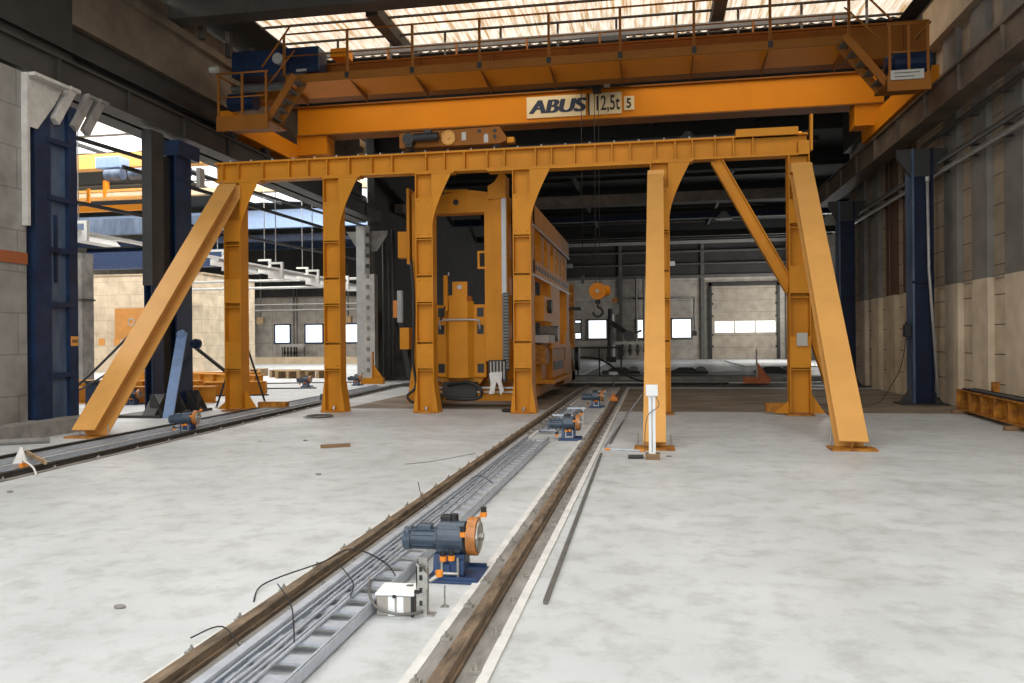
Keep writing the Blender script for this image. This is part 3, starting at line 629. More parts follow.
tag(part('guide_strip', (-3.53, 18.48, 2.7), (-3.42, 18.52, 5.0), 'bright'), 'bright aluminium guide strip')
tag(part('drag_chain', (-3.50, 18.44, .9), (-3.38, 18.56, 2.75), 'black'), 'black cable drag chain')
m = MB()
for k_ in range(24): m.box((X_(-3.52), Y_(18.42), .95+k_*.075), (X_(-3.36), Y_(18.44), 1.0+k_*.075))
PM(m, 'chain_links', 'pipe')
part('chain_carrier', (-3.86, 18.42, .62), (-3.44, 18.6, 1.15), 'dark_steel')
m = MB()
for k_ in range(5): m.cyl((X_(-3.8+k_*.08), Y_(18.4), .7+.06*(k_ % 2)), (X_(-3.8+k_*.08), Y_(18.4), 1.12), .018, n=6)
PM(m, 'hose_end', 'grey_label')
# cross head
ch = PM(MB().prism([(X_(-5.45), Y_(18.65), 4.72), (X_(-3.9), Y_(18.65), 4.72), (X_(-3.9), Y_(18.65), 5.2), (X_(-4.3), Y_(18.65), 5.26), (X_(-4.8), Y_(18.65), 5.22), (X_(-5.45), Y_(18.65), 5.1)], (0, .4, 0)), 'crosshead')
PM(MB().cyl((X_(-4.68), Y_(18.63), 4.98), (X_(-4.68), Y_(18.66), 4.98), .07, n=20), 'lifting_hole', 'black', ch)
PM(MB().box((X_(-5.0), Y_(18.7), 5.24), (X_(-4.4), Y_(18.9), 5.3)), 'crosshead_strip', 'yellow', ch)
# tank / front panel
tk = part('tank_body', (-5.3, 18.75, .72), (-3.98, 19.6, 2.5), bev=.03)
PM(MB().prism([(X_(-4.98), Y_(18.75), .72), (X_(-4.28), Y_(18.75), .72), (X_(-4.4), Y_(18.58), .72), (X_(-4.86), Y_(18.58), .72)], (0, 0, 1.85)), 'tank_rib', 'yellow', tk)
for x in (-5.18, -4.2):
    for z in (.84, 1.78, 2.2): 
        PM(MB().box((X_(x), Y_(18.74), z), (X_(x)+.16, Y_(18.76), z+.22)), 'lifting_slot', 'black', tk)
part('top_block', (-5.0, 18.6, 2.5), (-4.42, 19.2, 2.72), parent=tk); part('top_lug', (-4.78, 18.62, 2.72), (-4.42, 18.72, 3.05), parent=tk)
PM(MB().cyl((X_(-4.6), Y_(18.6), 2.92), (X_(-4.6), Y_(18.62), 2.92), .055), 'lug_pin', 'bright', tk)
PM(MB().cyl((X_(-4.93), Y_(18.55), 2.35), (X_(-4.93), Y_(18.55), 3.2), .06), 'hydraulic_cylinder', 'yellow', tk)
PM(MB().cyl((X_(-4.85), Y_(18.55), 3.2), (X_(-4.85), Y_(18.55), 3.28), .02), 'cylinder_rod', 'bright', tk)
PM(MB().tube(smooth_pts([(X_(-5.1), Y_(18.68), 1.9), (X_(-5.1), Y_(18.6), 2.05), (X_(-5.0), Y_(18.55), 2.12), (X_(-4.2), Y_(18.55), 2.12), (X_(-4.12), Y_(18.6), 2.05), (X_(-4.12), Y_(18.68), 1.9)]), .022), 'steel_hose', 'bright', tk)
PM(MB().tube([(X_(-5.05), Y_(18.5), 2.12), (X_(-4.93), Y_(18.5), 2.45)], .025), 'lever', 'black', tk)
PM(MB().prism([(X_(-5.2), Y_(18.8), .72), (X_(-4.05), Y_(18.8), .72), (X_(-4.2), Y_(18.8), .5), (X_(-5.05), Y_(18.8), .5)], (0, .5, 0)), 'tank_skirt', 'yellow_worn', tk)
part('pump_unit', (-5.05, 18.62, .25), (-4.2, 18.9, .62), 'dark_steel')
PM(MB().tube(smooth_pts([(X_(-4.9), Y_(18.6), .55), (X_(-4.4), Y_(18.5), .62), (X_(-4.1), Y_(18.45), .5), (X_(-4.05), Y_(18.45), .3), (X_(-4.3), Y_(18.4), .22), (X_(-4.9), Y_(18.4), .24)]), .04), 'hose_loop', 'black')
PM(MB().cyl((X_(-5.2), Y_(18.5), .0), (X_(-5.2), Y_(18.5), .33), .17), 'oil_bucket', 'dark_steel')
PM(MB().tube(smooth_pts([(X_(-5.75), Y_(18.4), 3.6), (X_(-5.68), Y_(18.4), 2.5), (X_(-5.72), Y_(18.4), 1.2), (X_(-5.65), Y_(18.4), .55), (X_(-5.85), Y_(18.35), .3), (X_(-5.7), Y_(18.3), .15), (X_(-5.5), Y_(18.3), .25), (X_(-5.6), Y_(18.4), .5)]), .035), 'hose', 'black')
PM(MB().tube(smooth_pts([(X_(-5.38), Y_(18.5), 4.6), (X_(-5.38), Y_(18.5), 2.5), (X_(-5.36), Y_(18.5), .3)]), .028), 'hose', 'black')
# side frames: upper band with arched openings, slotted lower band, rear columns
for sx_, xx in ((1, -3.0),):
    x0, x1 = xx-.12, xx+.12
    part('upper_band', (x0, 19.1, 4.45), (x1, 27.6, 5.0)); part('lower_band', (x0, 19.1, 3.22), (x1, 27.6, 3.62))
    part('band_edge', (x1, 19.1, 4.42), (x1+.03, 27.6, 4.47), 'bright'); part('band_edge', (x1, 19.1, 3.2), (x1+.03, 27.6, 3.25), 'bright')
    for y_ in (19.1, 20.9, 22.2, 23.6, 24.6, 25.5, 26.6):
        w = .55 if y_ > 19.2 else .35
        PM(MB().prism([(X_(x0+.04), Y_(y_-.25), 4.45), (X_(x0+.04), Y_(y_+w+.25), 4.45), (X_(x0+.04), Y_(y_+w), 4.15), (X_(x0+.04), Y_(y_+w), 3.62), (X_(x0+.04), Y_(y_), 3.62), (X_(x0+.04), Y_(y_), 4.15)], (.16, 0, 0)), 'frame_stanchion')
    for k_ in range(14): part('slot', (x1, 19.6+k_*.55, 3.38), (x1+.012, 19.9+k_*.55, 3.5), 'black')
    part('rear_column', (x0-.05, 22.4, .5), (x1+.02, 24.6, 3.22)); part('rear_column', (x0-.05, 26.6, .5), (x1+.02, 27.4, 3.22))
    part('front_column', (x0, 19.1, .4), (x1, 19.45, 5.0))
    PM(MB().prism([(X_(x1), Y_(25.0), .2), (X_(x1), Y_(28.8), .2), (X_(x1), Y_(28.6), .5), (X_(x1), Y_(26.5), 1.9), (X_(x1), Y_(25.8), 1.9)], (.08, 0, 0)), 'rear_foot')
part('rear_base', (-5.8, 27.6, .2), (-2.8, 28.9, .5), 'yellow_worn')
part('equipment_cabinet', (-4.8, 21.0, .55), (-2.95, 22.3, 1.6)); part('equipment_cabinet', (-4.6, 22.3, .45), (-2.82, 25.6, 1.4))
part('cabinet_recess', (-2.87, 22.6, .75), (-2.80, 24.9, 1.0), 'dark_steel'); part('cabinet_ledge', (-3.2, 21.0, .45), (-2.6, 25.6, .55)); part('cabinet_ledge', (-3.2, 21.0, 1.4), (-2.62, 25.6, 1.5))
PM(MB().cyl((X_(-3.1), Y_(20.6), 2.5), (X_(-2.6), Y_(20.6), 2.5), .18), 'hydraulic_motor', 'dark_steel'); PM(MB().cyl((X_(-3.1), Y_(22.0), 1.8), (X_(-2.6), Y_(22.0), 1.8), .22), 'hydraulic_motor', 'pipe')
part('valve_block', (-3.2, 19.8, 2.1), (-2.7, 21.3, 2.75), 'yellow'); part('valve_block', (-3.2, 20.2, 1.55), (-2.65, 21.6, 1.75), 'grey_label'); part('valve_block', (-3.25, 20.3, 1.0), (-2.75, 21.2, 1.5), 'yellow_worn')
PM(MB().cyl((X_(-2.75), Y_(28.3), .95), (X_(-2.6), Y_(28.3), .95), .42, n=24), 'cable_reel', 'black')
part('rear_stack', (-3.1, 28.0, 1.3), (-2.75, 28.5, 3.6), 'yellow_worn'); part('rear_shelf', (-3.1, 27.9, 2.7), (-2.5, 28.7, 2.78), 'dark_steel')
t = thing('plastic_wrap', 'torn white wrapping hanging from the machine mast beside the tank', 'wrapping', (-3.66, 18.36, .34))
MB().prism([(-.17, 0, .5), (.14, 0, .52), (.12, 0, .3), (.18, 0, .1), (.1, 0, -.02), (.05, 0, .22), (-.0, 0, .3), (-.06, 0, .02), (-.18, 0, .0), (-.14, 0, .25)], (0, .035, 0)).build('torn_sheet', 'cloth', t)
MB().cyl((-.15, .02, .5), (.13, .02, .52), .02, n=6).build('knot', 'cloth', t)
t = tag(MB().sphere((0, 0, .03), .13, (1, .7, .35)).build('dark_rag', 'black', None, (-3.25, 17.5, .01)), 'small black rag on the floor between the third and fourth posts', 'rag')

# ================================================================== TRACKS
def track_rail(name, label, x, y0, y1, side, loc_rz=0, pale=True, clips=(.2, .6), head='railhead', wide=.11, platew=.19, lw=None, rw=None):
    L = y1-y0; t = thing(name, label, 'rail', (x, y0, 0), loc_rz)
    B((-wide/2, 0, .0), (wide/2, L, .035)).build('rail_foot', 'rust' if pale else 'rail_dark', t)
    B((-.036, 0, .035), (.036, L, .075)).build('rail_head', head, t)
    for s_ in (-1, 1):
        platew = (lw if s_ < 0 else rw) or .16
        B((min(s_*(wide/2), s_*platew), 0, .0), (max(s_*(wide/2), s_*platew), L, .012)).build('bedding_plate', 'groove', t)
        if pale: B((min(s_*platew, s_*(platew+.055)), 0, .0), (max(s_*platew, s_*(platew+.055)), L, .016)).build('grout_strip', 'grout', t)
        if clips:
            n = int((L-clips[0])/clips[1])
            for k_ in range(min(n, 48)):
                y_ = clips[0]+k_*clips[1]+(.12 if s_ > 0 else 0)+random.uniform(-.03, .03); xx = s_*min(.125, platew+.02)
                MB().box((xx-.026, y_-.024, .012), (xx+.026, y_+.024, .026)).cyl((xx, y_, .026), (xx, y_, .04), .014, n=6).cyl((xx, y_, .04), (xx, y_, .056), .006, n=6).build('rail_clip', 'zinc', t)
    return t
track_rail('track_rail', 'brown rusty floor rail running along the left side of the cable tray', -2.24, 2.4, 27.1, 1, clips=(.25, .52), lw=.085, rw=.2)
track_rail('track_rail', 'brown rusty floor rail between the motor units and the loose square pipe', -.975, 2.4, 27.1, -1, clips=(.1, .52), lw=.15, rw=.15)
ang = math.atan((-8.18+7.62)/(15.3-8.5))
def LT(y_): return -7.70-(y_-8.5)*.0700
tn = track_rail('track_rail', 'dark floor rail of the left track on its near side', LT(5.0), 5.0, 27, 1, -math.atan(.07)*-1, False, (.3, .9), 'rail_dark', .13, .16)
tf = track_rail('track_rail', 'dark floor rail of the left track beside the big blue column', LT(5.0)-1.2, 5.0, 27, 1, math.atan(.05), False, (.3, .9), 'rail_dark', .13, .16)
# left cable troughs
def cable_ladder(label, x, y0, y1, w, rz=0, ncab=4, rung=.24, side=True, hgt=.06, group=None):
    t = thing('cable_ladder', label, 'cable tray', (x, y0, 0), rz); L = y1-y0
    for s_ in (-1, 1):
        m = MB().box((s_*w/2-.006, 0, .02), (s_*w/2+.006, L, .02+hgt)).box((min(s_*w/2, s_*(w/2-.025)), 0, .02), (max(s_*w/2, s_*(w/2-.025)), L, .028)).box((min(s_*w/2, s_*(w/2-.02)), 0, .012+hgt), (max(s_*w/2, s_*(w/2-.02)), L, .02+hgt)); m.build('side_rail', 'galv', t)
    n = int(L/rung)
    for k_ in range(min(n, 95)): B((-w/2+.006, .1+k_*rung, .045), (w/2-.006, .1+k_*rung+.1, .058)).build('rung', 'galv', t)
    for c_ in range(ncab):
        xx = -w/2+.04+c_*(w-.2)/max(1, ncab-1); pts = []
        for k_ in range(int(L/.5)+1): pts.append((xx*.85+random.uniform(-.012, .012), min(L, k_*.5), .068+random.uniform(0, .008)))
        MB().tube(smooth_pts(pts, 3), .007+.003*(c_ % 2), 6).build('tray_cable', 'galv', t)
    return t
cable_ladder('galvanised cable ladder with grey cables between the left rail and the motor units', -1.80, 2.5, 12.4, .34)
cable_ladder('far run of galvanised cable ladder between the second and third motor units', -1.80, 13.4, 18.6, .30, ncab=2)
cable_ladder('galvanised cable trough between the dark rails of the left track', LT(5.0)-.62, 5.0, 26.5, .5, math.atan(.06), 5, .5)
t = tag(B((-.028, 0, .0), (.028, 10.0, .1)).build('cable_duct', 'galv', None, (-2.0, 2.5, .0)), 'long closed galvanised cable duct alongside the rusty left rail', 'cable duct')
for i, x in enumerate((-8.5, -8.75)):
    tag(MB().cyl((0, 0, .04), (0, 17, .04), .03, n=8).build('conduit', 'pipe_pale', None, (x+.45, 6.5, 0), math.atan(.06)), ['pale conduit nearer the hall floor inside the left track', 'pale conduit further in beside the trough of the left track'][i], 'conduit')

# ================================================================== DRIVE UNITS
def drive_unit(label, x, y_, rz=0, group=None):
    t = thing('drive_unit', label, 'motor', (x, y_, 0), rz, group); t.scale = (.84, .82, .83)
    MB().box((-.17, -.24, .0), (.27, .24, .022), bev=.006).box((-.16, -.22, .022), (.25, -.2, .05)).box((-.16, .2, .022), (.25, .22, .05)).box((-.02, -.19, .022), (.03, .19, .14)).build('base_plate', 'blue_mid', t)
    MB().box((-.12, -.11, .06), (.13, .11, .2), bev=.01).prism([(-.12, -.14, .022), (.13, -.14, .022), (.13, -.11, .2), (-.12, -.11, .2)], (0, .02, 0)).box((.02, -.17, .06), (.14, -.12, .17)).build('pedestal', 'blue_mid', t)
    gb = MB().box((-.11, -.1, .2), (.1, .1, .43), bev=.025).cyl((-.09, 0, .32), (.12, 0, .32), .13, n=20).build('gearbox', 'slate', t)
    m = MB().cyl((-.34, .0, .30), (-.1, .0, .30), .078, n=20)
    for k_ in range(12):
        a = k_*PI/6; c_, s_ = math.cos(a), math.sin(a)
        m.bar((-.32, c_*.082, .30+s_*.082), (-.13, c_*.082, .30+s_*.082), .006, .02, side=(0, -s_, c_))
    mo = m.build('motor', 'slate', t)
    MB().cyl((-.39, 0, .30), (-.33, 0, .30), .092, n=20).box((-.38, -.09, .215), (-.33, .09, .385), bev=.02).build('fan_cowl', 'slate', mo)
    B((-.28, -.045, .37), (-.16, .055, .42), bev=.01).build('terminal_box', 'slate', mo)
    MB().cyl((.02, .03, .43), (.02, .03, .5), .035).box((-.09, -.01, .43), (.0, .08, .49), bev=.008).build('brake_lever', 'black', gb)
    m = MB().cyl((.15, 0, .33), (.225, 0, .33), .155, n=36)
    w = m.build('friction_wheel', 'wheel_orange', t)
    MB().cyl((.222, 0, .33), (.236, 0, .33), .12, n=28).ring((.232, 0, .33), (1, 0, 0), .115, .012).build('wheel_rim', 'zinc', w)
    MB().cyl((.1, 0, .33), (.27, 0, .33), .032, n=12).build('axle', 'zinc', w)
    for (a, b_, c_) in ((.25, .1, .50), (.13, -.13, .385), (-.02, -.19, .20), (.05, -.2, .21), (-.20, -.22, .115)):
        o = MB().cyl((a, b_, c_-.03), (a, b_, c_+.01), .028, n=12).build('cap_collar', 'orange_cap', t)
        MB().cyl((a, b_, c_+.01), (a, b_, c_+.05), .024, n=12).build('cap', 'black', o)
    MB().bar((.2, .1, .45), (.25, .1, .5), .02, .02).build('cap_arm', 'orange_cap', t)
    for sx_ in (-.03, .1): B((sx_-.008, -.2, .022), (sx_+.008, -.17, .2)).build('support_lug', 'zinc', t)
    MB().cyl((-.03, -.19, .07), (.1, -.19, .07), .014, n=8).build('tie_rod', 'zinc', t)
    return t
DX = -1.37
du = drive_unit('blue grey motor unit with an orange wheel nearest the camera beside the rail', DX, 5.25)
def dup(label, x, y_, rz=0):
    c = copy_tree(du); c.location = (x, y_, 0); c.rotation_euler.z = rz; c['label'] = label; return c
dup('second motor unit along the track, at the end of the cable ladder', -1.36, 12.75)
dup('third motor unit along the track, just before the stained cross strip', -1.36, 18.9)
dup('motor unit on the left track in front of the compound blue column', -8.24, 12.95, .1)
dup('small motor unit on the floor behind the second gantry post from the left', -12.4, 26.9, .1)
dup('motor unit in front of the orange triangular foot by the pale column', -10.9, 28.0, .1)
dup('motor unit half hidden by the foot of the second gantry post', -7.85, 18.6, .1)
dup('motor unit among the orange beams on the floor of the left hall', -13.6, 18.9, .1)

# ---------------- junction box, brackets, wires
t = thing('junction_box', 'grey and white junction box on the floor beside the cable ladder', 'box', (-1.50, 4.50, 0), .06); t.scale = (.88, .88, .92)
B((-.125, -.1, .0), (.125, .12, .13), bev=.008).build('housing', 'cardboard', t)
for x in (-.045, .015): B((x, -.104, .004), (x+.045, -.099, .125)).build('tape_band', 'white', t)
B((-.135, -.11, .13), (.135, .13, .148), bev=.008).build('lid', 'white', t); B((.04, .05, .148), (.085, .085, .151)).build('lid_window', 'pipe', t)
B((-.012, -.115, .12), (.012, -.105, .14)).build('latch', 'black', t); B((.11, -.107, .0), (.128, -.09, .13)).build('corner_trim', 'black', t)
t = thing('bracket_stand', 'galvanised slotted bracket standing beside the nearest motor unit', 'bracket', (-1.32, 4.46, 0)); t.scale = (.85, .85, .82)
B((-.07, -.035, 0), (.06, .05, .012)).build('foot', 'zinc', t)
MB().box((-.06, -.03, .01), (-.052, .04, .36)).box((-.06, .035, .01), (.0, .042, .40)).box((.0, -.0, .01), (.008, .05, .34)).prism([(-.06, -.03, .2), (.02, -.03, .2), (.02, -.03, .30), (-.06, -.03, .38)], (0, .006, 0)).box((-.055, -.036, .0), (.015, -.03, .2)).build('upright', 'zinc', t)
for z in (.08, .17, .26, .32): B((-.035, -.04, z), (-.015, -.034, z+.035)).build('slot', 'black', t)
B((-.068, -.05, .165), (-.035, -.03, .19)).build('clamp_nut', 'black', t)
MB().cyl((.02, .02, .24), (.1, .05, .29), .016, n=8).build('probe_arm', 'zinc', t)
MB().cyl((.085, .04, .27), (.085, .04, .31), .026).build('probe_cap', 'orange_cap', t)
t = thing('anchor_bolt', 'single threaded anchor bolt upright on the concrete beside the bracket', 'bolt', (-1.25, 4.62, 0)); t.scale = (.8, .8, .75)
MB().cyl((0, 0, .014), (0, 0, .17), .007, n=8).build('stud', 'zinc', t); MB().cyl((0, 0, .0), (0, 0, .014), .02, n=6).build('nut', 'zinc', t); B((-.03, -.025, 0), (.03, .025, .005)).build('washer', 'zinc', t)
def wire(label, pts, r=.005, mt='black', name='loose_wire'): return tag(MB().tube(smooth_pts(pts, 6), r, 6).build(name, mt), label, 'wire')
wire('thin black wire looping from the cable ladder over the rail onto the left floor', [(-1.67, 4.94, .08), (-1.8, 5.13, .1), (-2.04, 5.33, .12), (-2.17, 5.34, .12), (-2.25, 5.13, .09), (-2.48, 4.94, .03), (-2.52, 4.74, .02), (-2.44, 4.52, .006)])
wire('black wire end standing up from the cable ladder close to the camera', [(-1.8, 3.74, .07), (-1.88, 3.9, .13), (-1.99, 4.09, .16), (-2.16, 4.28, .2)], .004)
wire('short black wire sprouting from the ladder near the junction box', [(-1.79, 4.47, .08), (-1.83, 4.62, .11), (-1.92, 4.76, .12), (-2.11, 5.04, .12)], .004)
wire('grey cable curving from the bracket stand into the cable ladder', [(-1.33, 4.42, .03), (-1.45, 4.34, .04), (-1.6, 4.37, .07), (-1.72, 4.6, .09), (-1.82, 4.9, .07)], .009, 'pipe')
wire('thin dark wire lying on the concrete left of the rail beyond the plank', [(-3.2, 9.9, .006), (-2.9, 10.2, .006), (-2.5, 11.0, .006)], .003)
wire('short wire twig standing on the rail in the middle distance', [(-2.1, 7.2, .02), (-2.2, 7.3, .14), (-2.26, 7.4, .24)], .004)
for i, (a, b_) in enumerate(((-2.35, 3.7), (-2.0, 8.4))):
    wire(['dark wire end lying over the near end of the left rusty rail', 'dark wire tip rising beside the ladder half way to the second motor'][i], [(a, b_, .09), (a+.12, b_+.1, .12), (a+.3, b_-.02, .05)], .004)

# wall-mounted style tray brackets near second / third units
for i, y_ in enumerate((13.6, 15.0, 19.8)):
    t = thing('bracket_stand', ['galvanised tray bracket just behind the second motor unit', 'galvanised tray bracket between the second and third motor units', 'galvanised tray bracket behind the third motor unit'][i], 'bracket', (-1.42+.1*i, y_, 0))
    B((-.1, -.05, 0), (.1, .05, .012)).build('foot', 'zinc', t); B((-.015, -.02, .012), (.015, .02, .34)).build('upright', 'zinc', t); B((-.3, -.03, .3), (.05, .03, .33)).build('arm', 'galv', t)

# loose pipes and bars
tag(MB().box((-.014, 0, 0), (.014, 6.35, .028)).build('square_pipe', 'pipe', None, (-.655, 4.75, 0), .011), 'long dark square pipe lying on the floor right of the rails', 'pipe')
tag(MB().cyl((0, 0, .017), (0, 11.4, .017), .016, n=8).build('thin_pipe', 'galv', None, (-.73, 11.75, 0), -.035), 'pale thin pipe lying on the floor toward the back of the rails', 'pipe')
tag(MB().cyl((0, 0, .017), (0, 5.5, .017), .014, n=8).build('thin_pipe', 'pipe', None, (-.66, 12.2, 0), -.02), 'darker thin pipe lying next to the pale pipe behind the square pipe', 'pipe')
t = thing('marking_rod', 'thin pale rod with orange ends lying across the floor beside the sensor post', 'rod', (-.70, 11.58, 0), -.22)
MB().cyl((.08, 0, .015), (.52, 0, .015), .014, n=8).build('rod', 'galv', t); MB().cyl((0, 0, .015), (.08, 0, .015), .015, n=8).build('tip', 'orange_cap', t); MB().cyl((.52, 0, .015), (.6, 0, .015), .015, n=8).build('tip', 'orange_cap', t)
tag(B((0, 0, 0), (.44, .09, .05)).build('timber_offcut', 'wood', None, (-4.95, 11.25, 0), .55), 'brown timber offcut lying alone on the open concrete', 'plank')
# sensor post
t = thing('sensor_post', 'white square post with a white box head standing on a wood block', 'post', (-.02, 10.75, 0))
tag(B((-.09, -.08, 0), (.1, .1, .08)).build('foot_block', 'wood', t), 'brown wooden block')
B((-.045, -.04, .08), (.045, .05, .86)).build('shaft', 'white', t); B((-.008, -.046, .1), (.008, -.04, .84)).build('shaft_groove', 'pipe_pale', t)
B((-.08, -.07, .85), (.08, .08, 1.0), bev=.008).build('head_box', 'white', t)
MB().tube(smooth_pts([(.05, -.05, .85), (.09, -.05, .72), (-.05, -.06, .6), (-.09, -.04, .4), (-.1, -.0, .1)]), .006, 6).build('cable', 'pipe', t)
MB().cyl((-.32, .0, .03), (-.12, .03, .03), .028).build('clamp', 'dark_steel', t)
tag(MB().box((-.1, -.1, 0), (.1, .1, .1), bev=.02).cyl((0, 0, .1), (0, 0, .18), .04).build('rail_clamp', 'orange_cap', None, (-.98, 19.9, .08)), 'small orange clamp sitting on the right rail near the third motor unit', 'clamp')
m = MB()
for k_ in range(6): m.ring((random.uniform(-.04, .04), random.uniform(-.04, .04), .012+k_*.007), (0, 0, 1), .27+.02*random.random(), .005, 30, 5)
tag(m.build('wire_coil', 'pipe', None, (-7.05, 15.9, 0)), 'coil of grey wire lying on the floor by the second gantry post', 'wire coil')
# white cone lump and cords on the left track
t = thing('marker_cone', 'crumpled white marker with an orange base on the left track', 'marker', (-8.1, 8.98, 0.02)); t.scale = (.75, .75, .75)
MB().cyl((0, 0, .06), (.02, 0, .34), .13, .02, 6).build('wrapper', 'cloth', t); B((-.03, -.1, 0), (.13, .03, .08)).build('base', 'orange_cap', t)
wire('white strap hanging from the crumpled marker over the near rail', [(-8.03, 8.95, .08), (-7.85, 8.75, .14), (-7.6, 8.62, .08), (-7.45, 8.5, .01)], .013, 'cloth', 'strap')
tag(MB().bar((-8.510000, 9.550000, .12), (-7.550000, 8.770000, .12), .05, .03, side=(0, 0, 1)).build('timber_batten', 'wood_pale'), 'pale thin batten lying diagonally across the left track', 'batten')
tag(MB().cyl((-10.3, 11.0, .05), (-9.7, 11.35, .05), .05, n=8).build('pipe_offcut', 'concrete'), 'short grey pipe offcut on the floor at the foot of the left plinth', 'pipe')
for i, (x, y_) in enumerate(((-6.3, 11.9), (-5.6, 12.1), (-6.9, 7.5), (.2, 11.0), (-4.0, 9.0), (-3.2, 4.3))):
    tag(MB().sphere((0, 0, .01), .03, (1.4, .8, .4), 8).build('debris_chip', 'white_dirty' if i == 0 else 'concrete', None, (x, y_, 0)), 'tiny chip of debris on the open concrete floor', 'debris', 'scattered debris chips')

# ---------------- leaning pale plate, tripod
t = thing('leaning_plate', 'pale blue steel plate leaning on the compound blue column', 'plate', (-10.25, 15.5, 0))
MB().bar((-.05, -.05, .0), (-.12, .62, 1.85), .24, .03).build('plate', 'blue_pale', t); MB().cyl((-.12, .62, 1.78), (-.12, .55, 1.85), .1, n=12).build('rounded_end', 'blue_pale', t)
t = thing('cable_clamp_arm', 'short dark bracket with a round knob on the right face of the compound column', 'bracket', (-10.62, 16.9, 1.6))
MB().cyl((0, 0, 0), (0, .12, 0), .07).build('stub', 'blue', t); MB().cyl((0, .12, 0), (0, .22, 0), .12).build('knob', 'blue', t)
t = thing('survey_tripod', 'black tripod legs standing behind the leftmost gantry post', 'tripod', (-10.25, 18.5, 0))
for (x, y_) in ((-.45, -.45), (.42, .42), (.35, -.5)):
    l = MB().tube([(0, 0, 1.95), (x, y_, .02)], .026, 8).build('leg', 'black', t); MB().cyl((x, y_, 0), (x, y_, .04), .035, n=8).build('foot_pad', 'zinc', l)
MB().cyl((0, 0, 1.92), (0, 0, 2.02), .07).build('head', 'black', t)

# ================================================================== RIGHT SIDE
t = thing('floor_beam', 'orange plate girder lying on timber blocks beside the right wall', 'beam', (6.52, 18.2, .08), .075)
t.rotation_euler.z = math.atan((6.42-6.12)/(18.34-14.57))*-1+0
m = MB().box((-.16, -7, .0), (.16, 0, .03)).box((-.16, -7, .39), (.16, 0, .42)).box((-.015, -7, .03), (.015, 0, .39)); m.build('i_section', 'yellow_worn', t)
for k_ in range(10): B((-.15, -.05-k_*.75, .03), (-.015, -.02-k_*.75, .39)).build('stiffener', 'yellow_worn', t)
B((-.17, -.02, .0), (.17, .02, .42)).build('end_plate', 'yellow_worn', t)
t.rotation_euler.z = -.0795
for i, y_ in enumerate((17.9, 14.75, 12.4)):
    xx = 6.52-(18.2-y_)*.0797
    tag(B((-.35, -.07, 0), (.22, .07, .08)).build('timber_block', 'wood', None, (xx, y_, 0)), ['dark timber block under the far end of the orange floor beam', 'brown timber block under the near part of the orange floor beam', 'timber block under the hidden near end of the orange floor beam'][i], 'block')
for i in range(3):
    tag(MB().cyl((0, -6.5, .02), (0, -.3, .02), .022, n=8).build('steel_rod', 'black' if i != 1 else 'pipe', None, (6.42+.1*i, 18.25, .50), -.09+.012*i), ['black rod lying on the orange floor beam on its hall side', 'grey rod lying in the middle on top of the orange floor beam', 'black rod lying on the orange floor beam on its wall side'][i], 'rod')
tag(B((-.06, -.05, 0), (.06, .05, .22)).build('steel_stub', 'yellow_worn', None, (6.6, 16.9, .5)), 'small orange stub standing on the floor beam against the wall', 'stub')
t = thing('wall_telephone', 'black box with a cord on the left edge of the right blue column', 'box', (6.02, 20.35, 1.62))
B((-.08, -.1, 0), (.07, .1, .3), bev=.02).build('housing', 'black', t); MB().cyl((-.02, 0, .3), (-.02, 0, .36), .03).build('gland', 'black', t)
MB().tube(smooth_pts([(-.03, -.02, 0), (-.12, .1, -.7), (-.3, .3, -1.2), (-.75, -.2, -1.58), (-1.6, -.9, -1.6), (-2.3, .1, -1.61), (-2.6, .8, -1.6)]), .01, 6).build('cord', 'dark_steel', t)
t = thing('riser_pipe', 'pale vertical pipe in front of the right blue column', 'pipe', (6.42, 20.12, 0)); MB().tube([(0, 0, 5.3), (.02, 0, 3.2), (.2, 0, .2)], .035).build('pipe', 'pipe_pale', t); MB().cyl((0, 0, 5.3), (0, 0, 5.4), .05).build('cap', 'pipe_pale', t)
t = thing('riser_pipe', 'grey vertical pipe with a valve between the right column and pilaster', 'pipe', (6.74, 21.4, 0)); MB().tube([(0, 0, 5.35), (0, 0, .3)], .045).build('pipe', 'pipe', t)
MB().tube([(-.06, 0, 1.55), (.04, -.5, 1.55)], .035).build('branch', 'pipe', t); MB().cyl((0, -.02, 1.62), (0, -.02, 1.8), .06).build('valve', 'pipe', t); MB().box((-.1, -.1, 0), (.1, .1, .35)).build('foot', 'dark_steel', t)
def wall_pipe(label, x, z0, z1, y0, y1, r, mt, brackets=True):
    t = thing('wall_pipe', label, 'pipe', (x, y0, z0)); MB().tube([(0, 0, 0), (0, y1-y0, z1-z0)], r, 12).build('pipe', mt, t)
    if brackets:
        yy = y0+1
        while yy < y1:
            zz = (z1-z0)*(yy-y0)/(y1-y0); B((-.02, yy-y0-.02, zz-.06), (HALL_R-x-.01, yy-y0+.02, zz-.02)).build('pipe_bracket', 'dark_steel', t); yy += 1.65
    return t
wall_pipe('highest pipe on the right wall, ending before the blue column', 6.72, 6.46, 6.40, -4, 21.4, .055, 'pipe')
wall_pipe('middle pipe on the right wall running past the blue column', 6.72, 5.88, 5.72, -4, 29.5, .06, 'pipe')
wall_pipe('lowest and palest pipe on the right wall below the other two', 6.74, 5.62, 5.50, -4, 29.5, .06, 'pipe_pale')
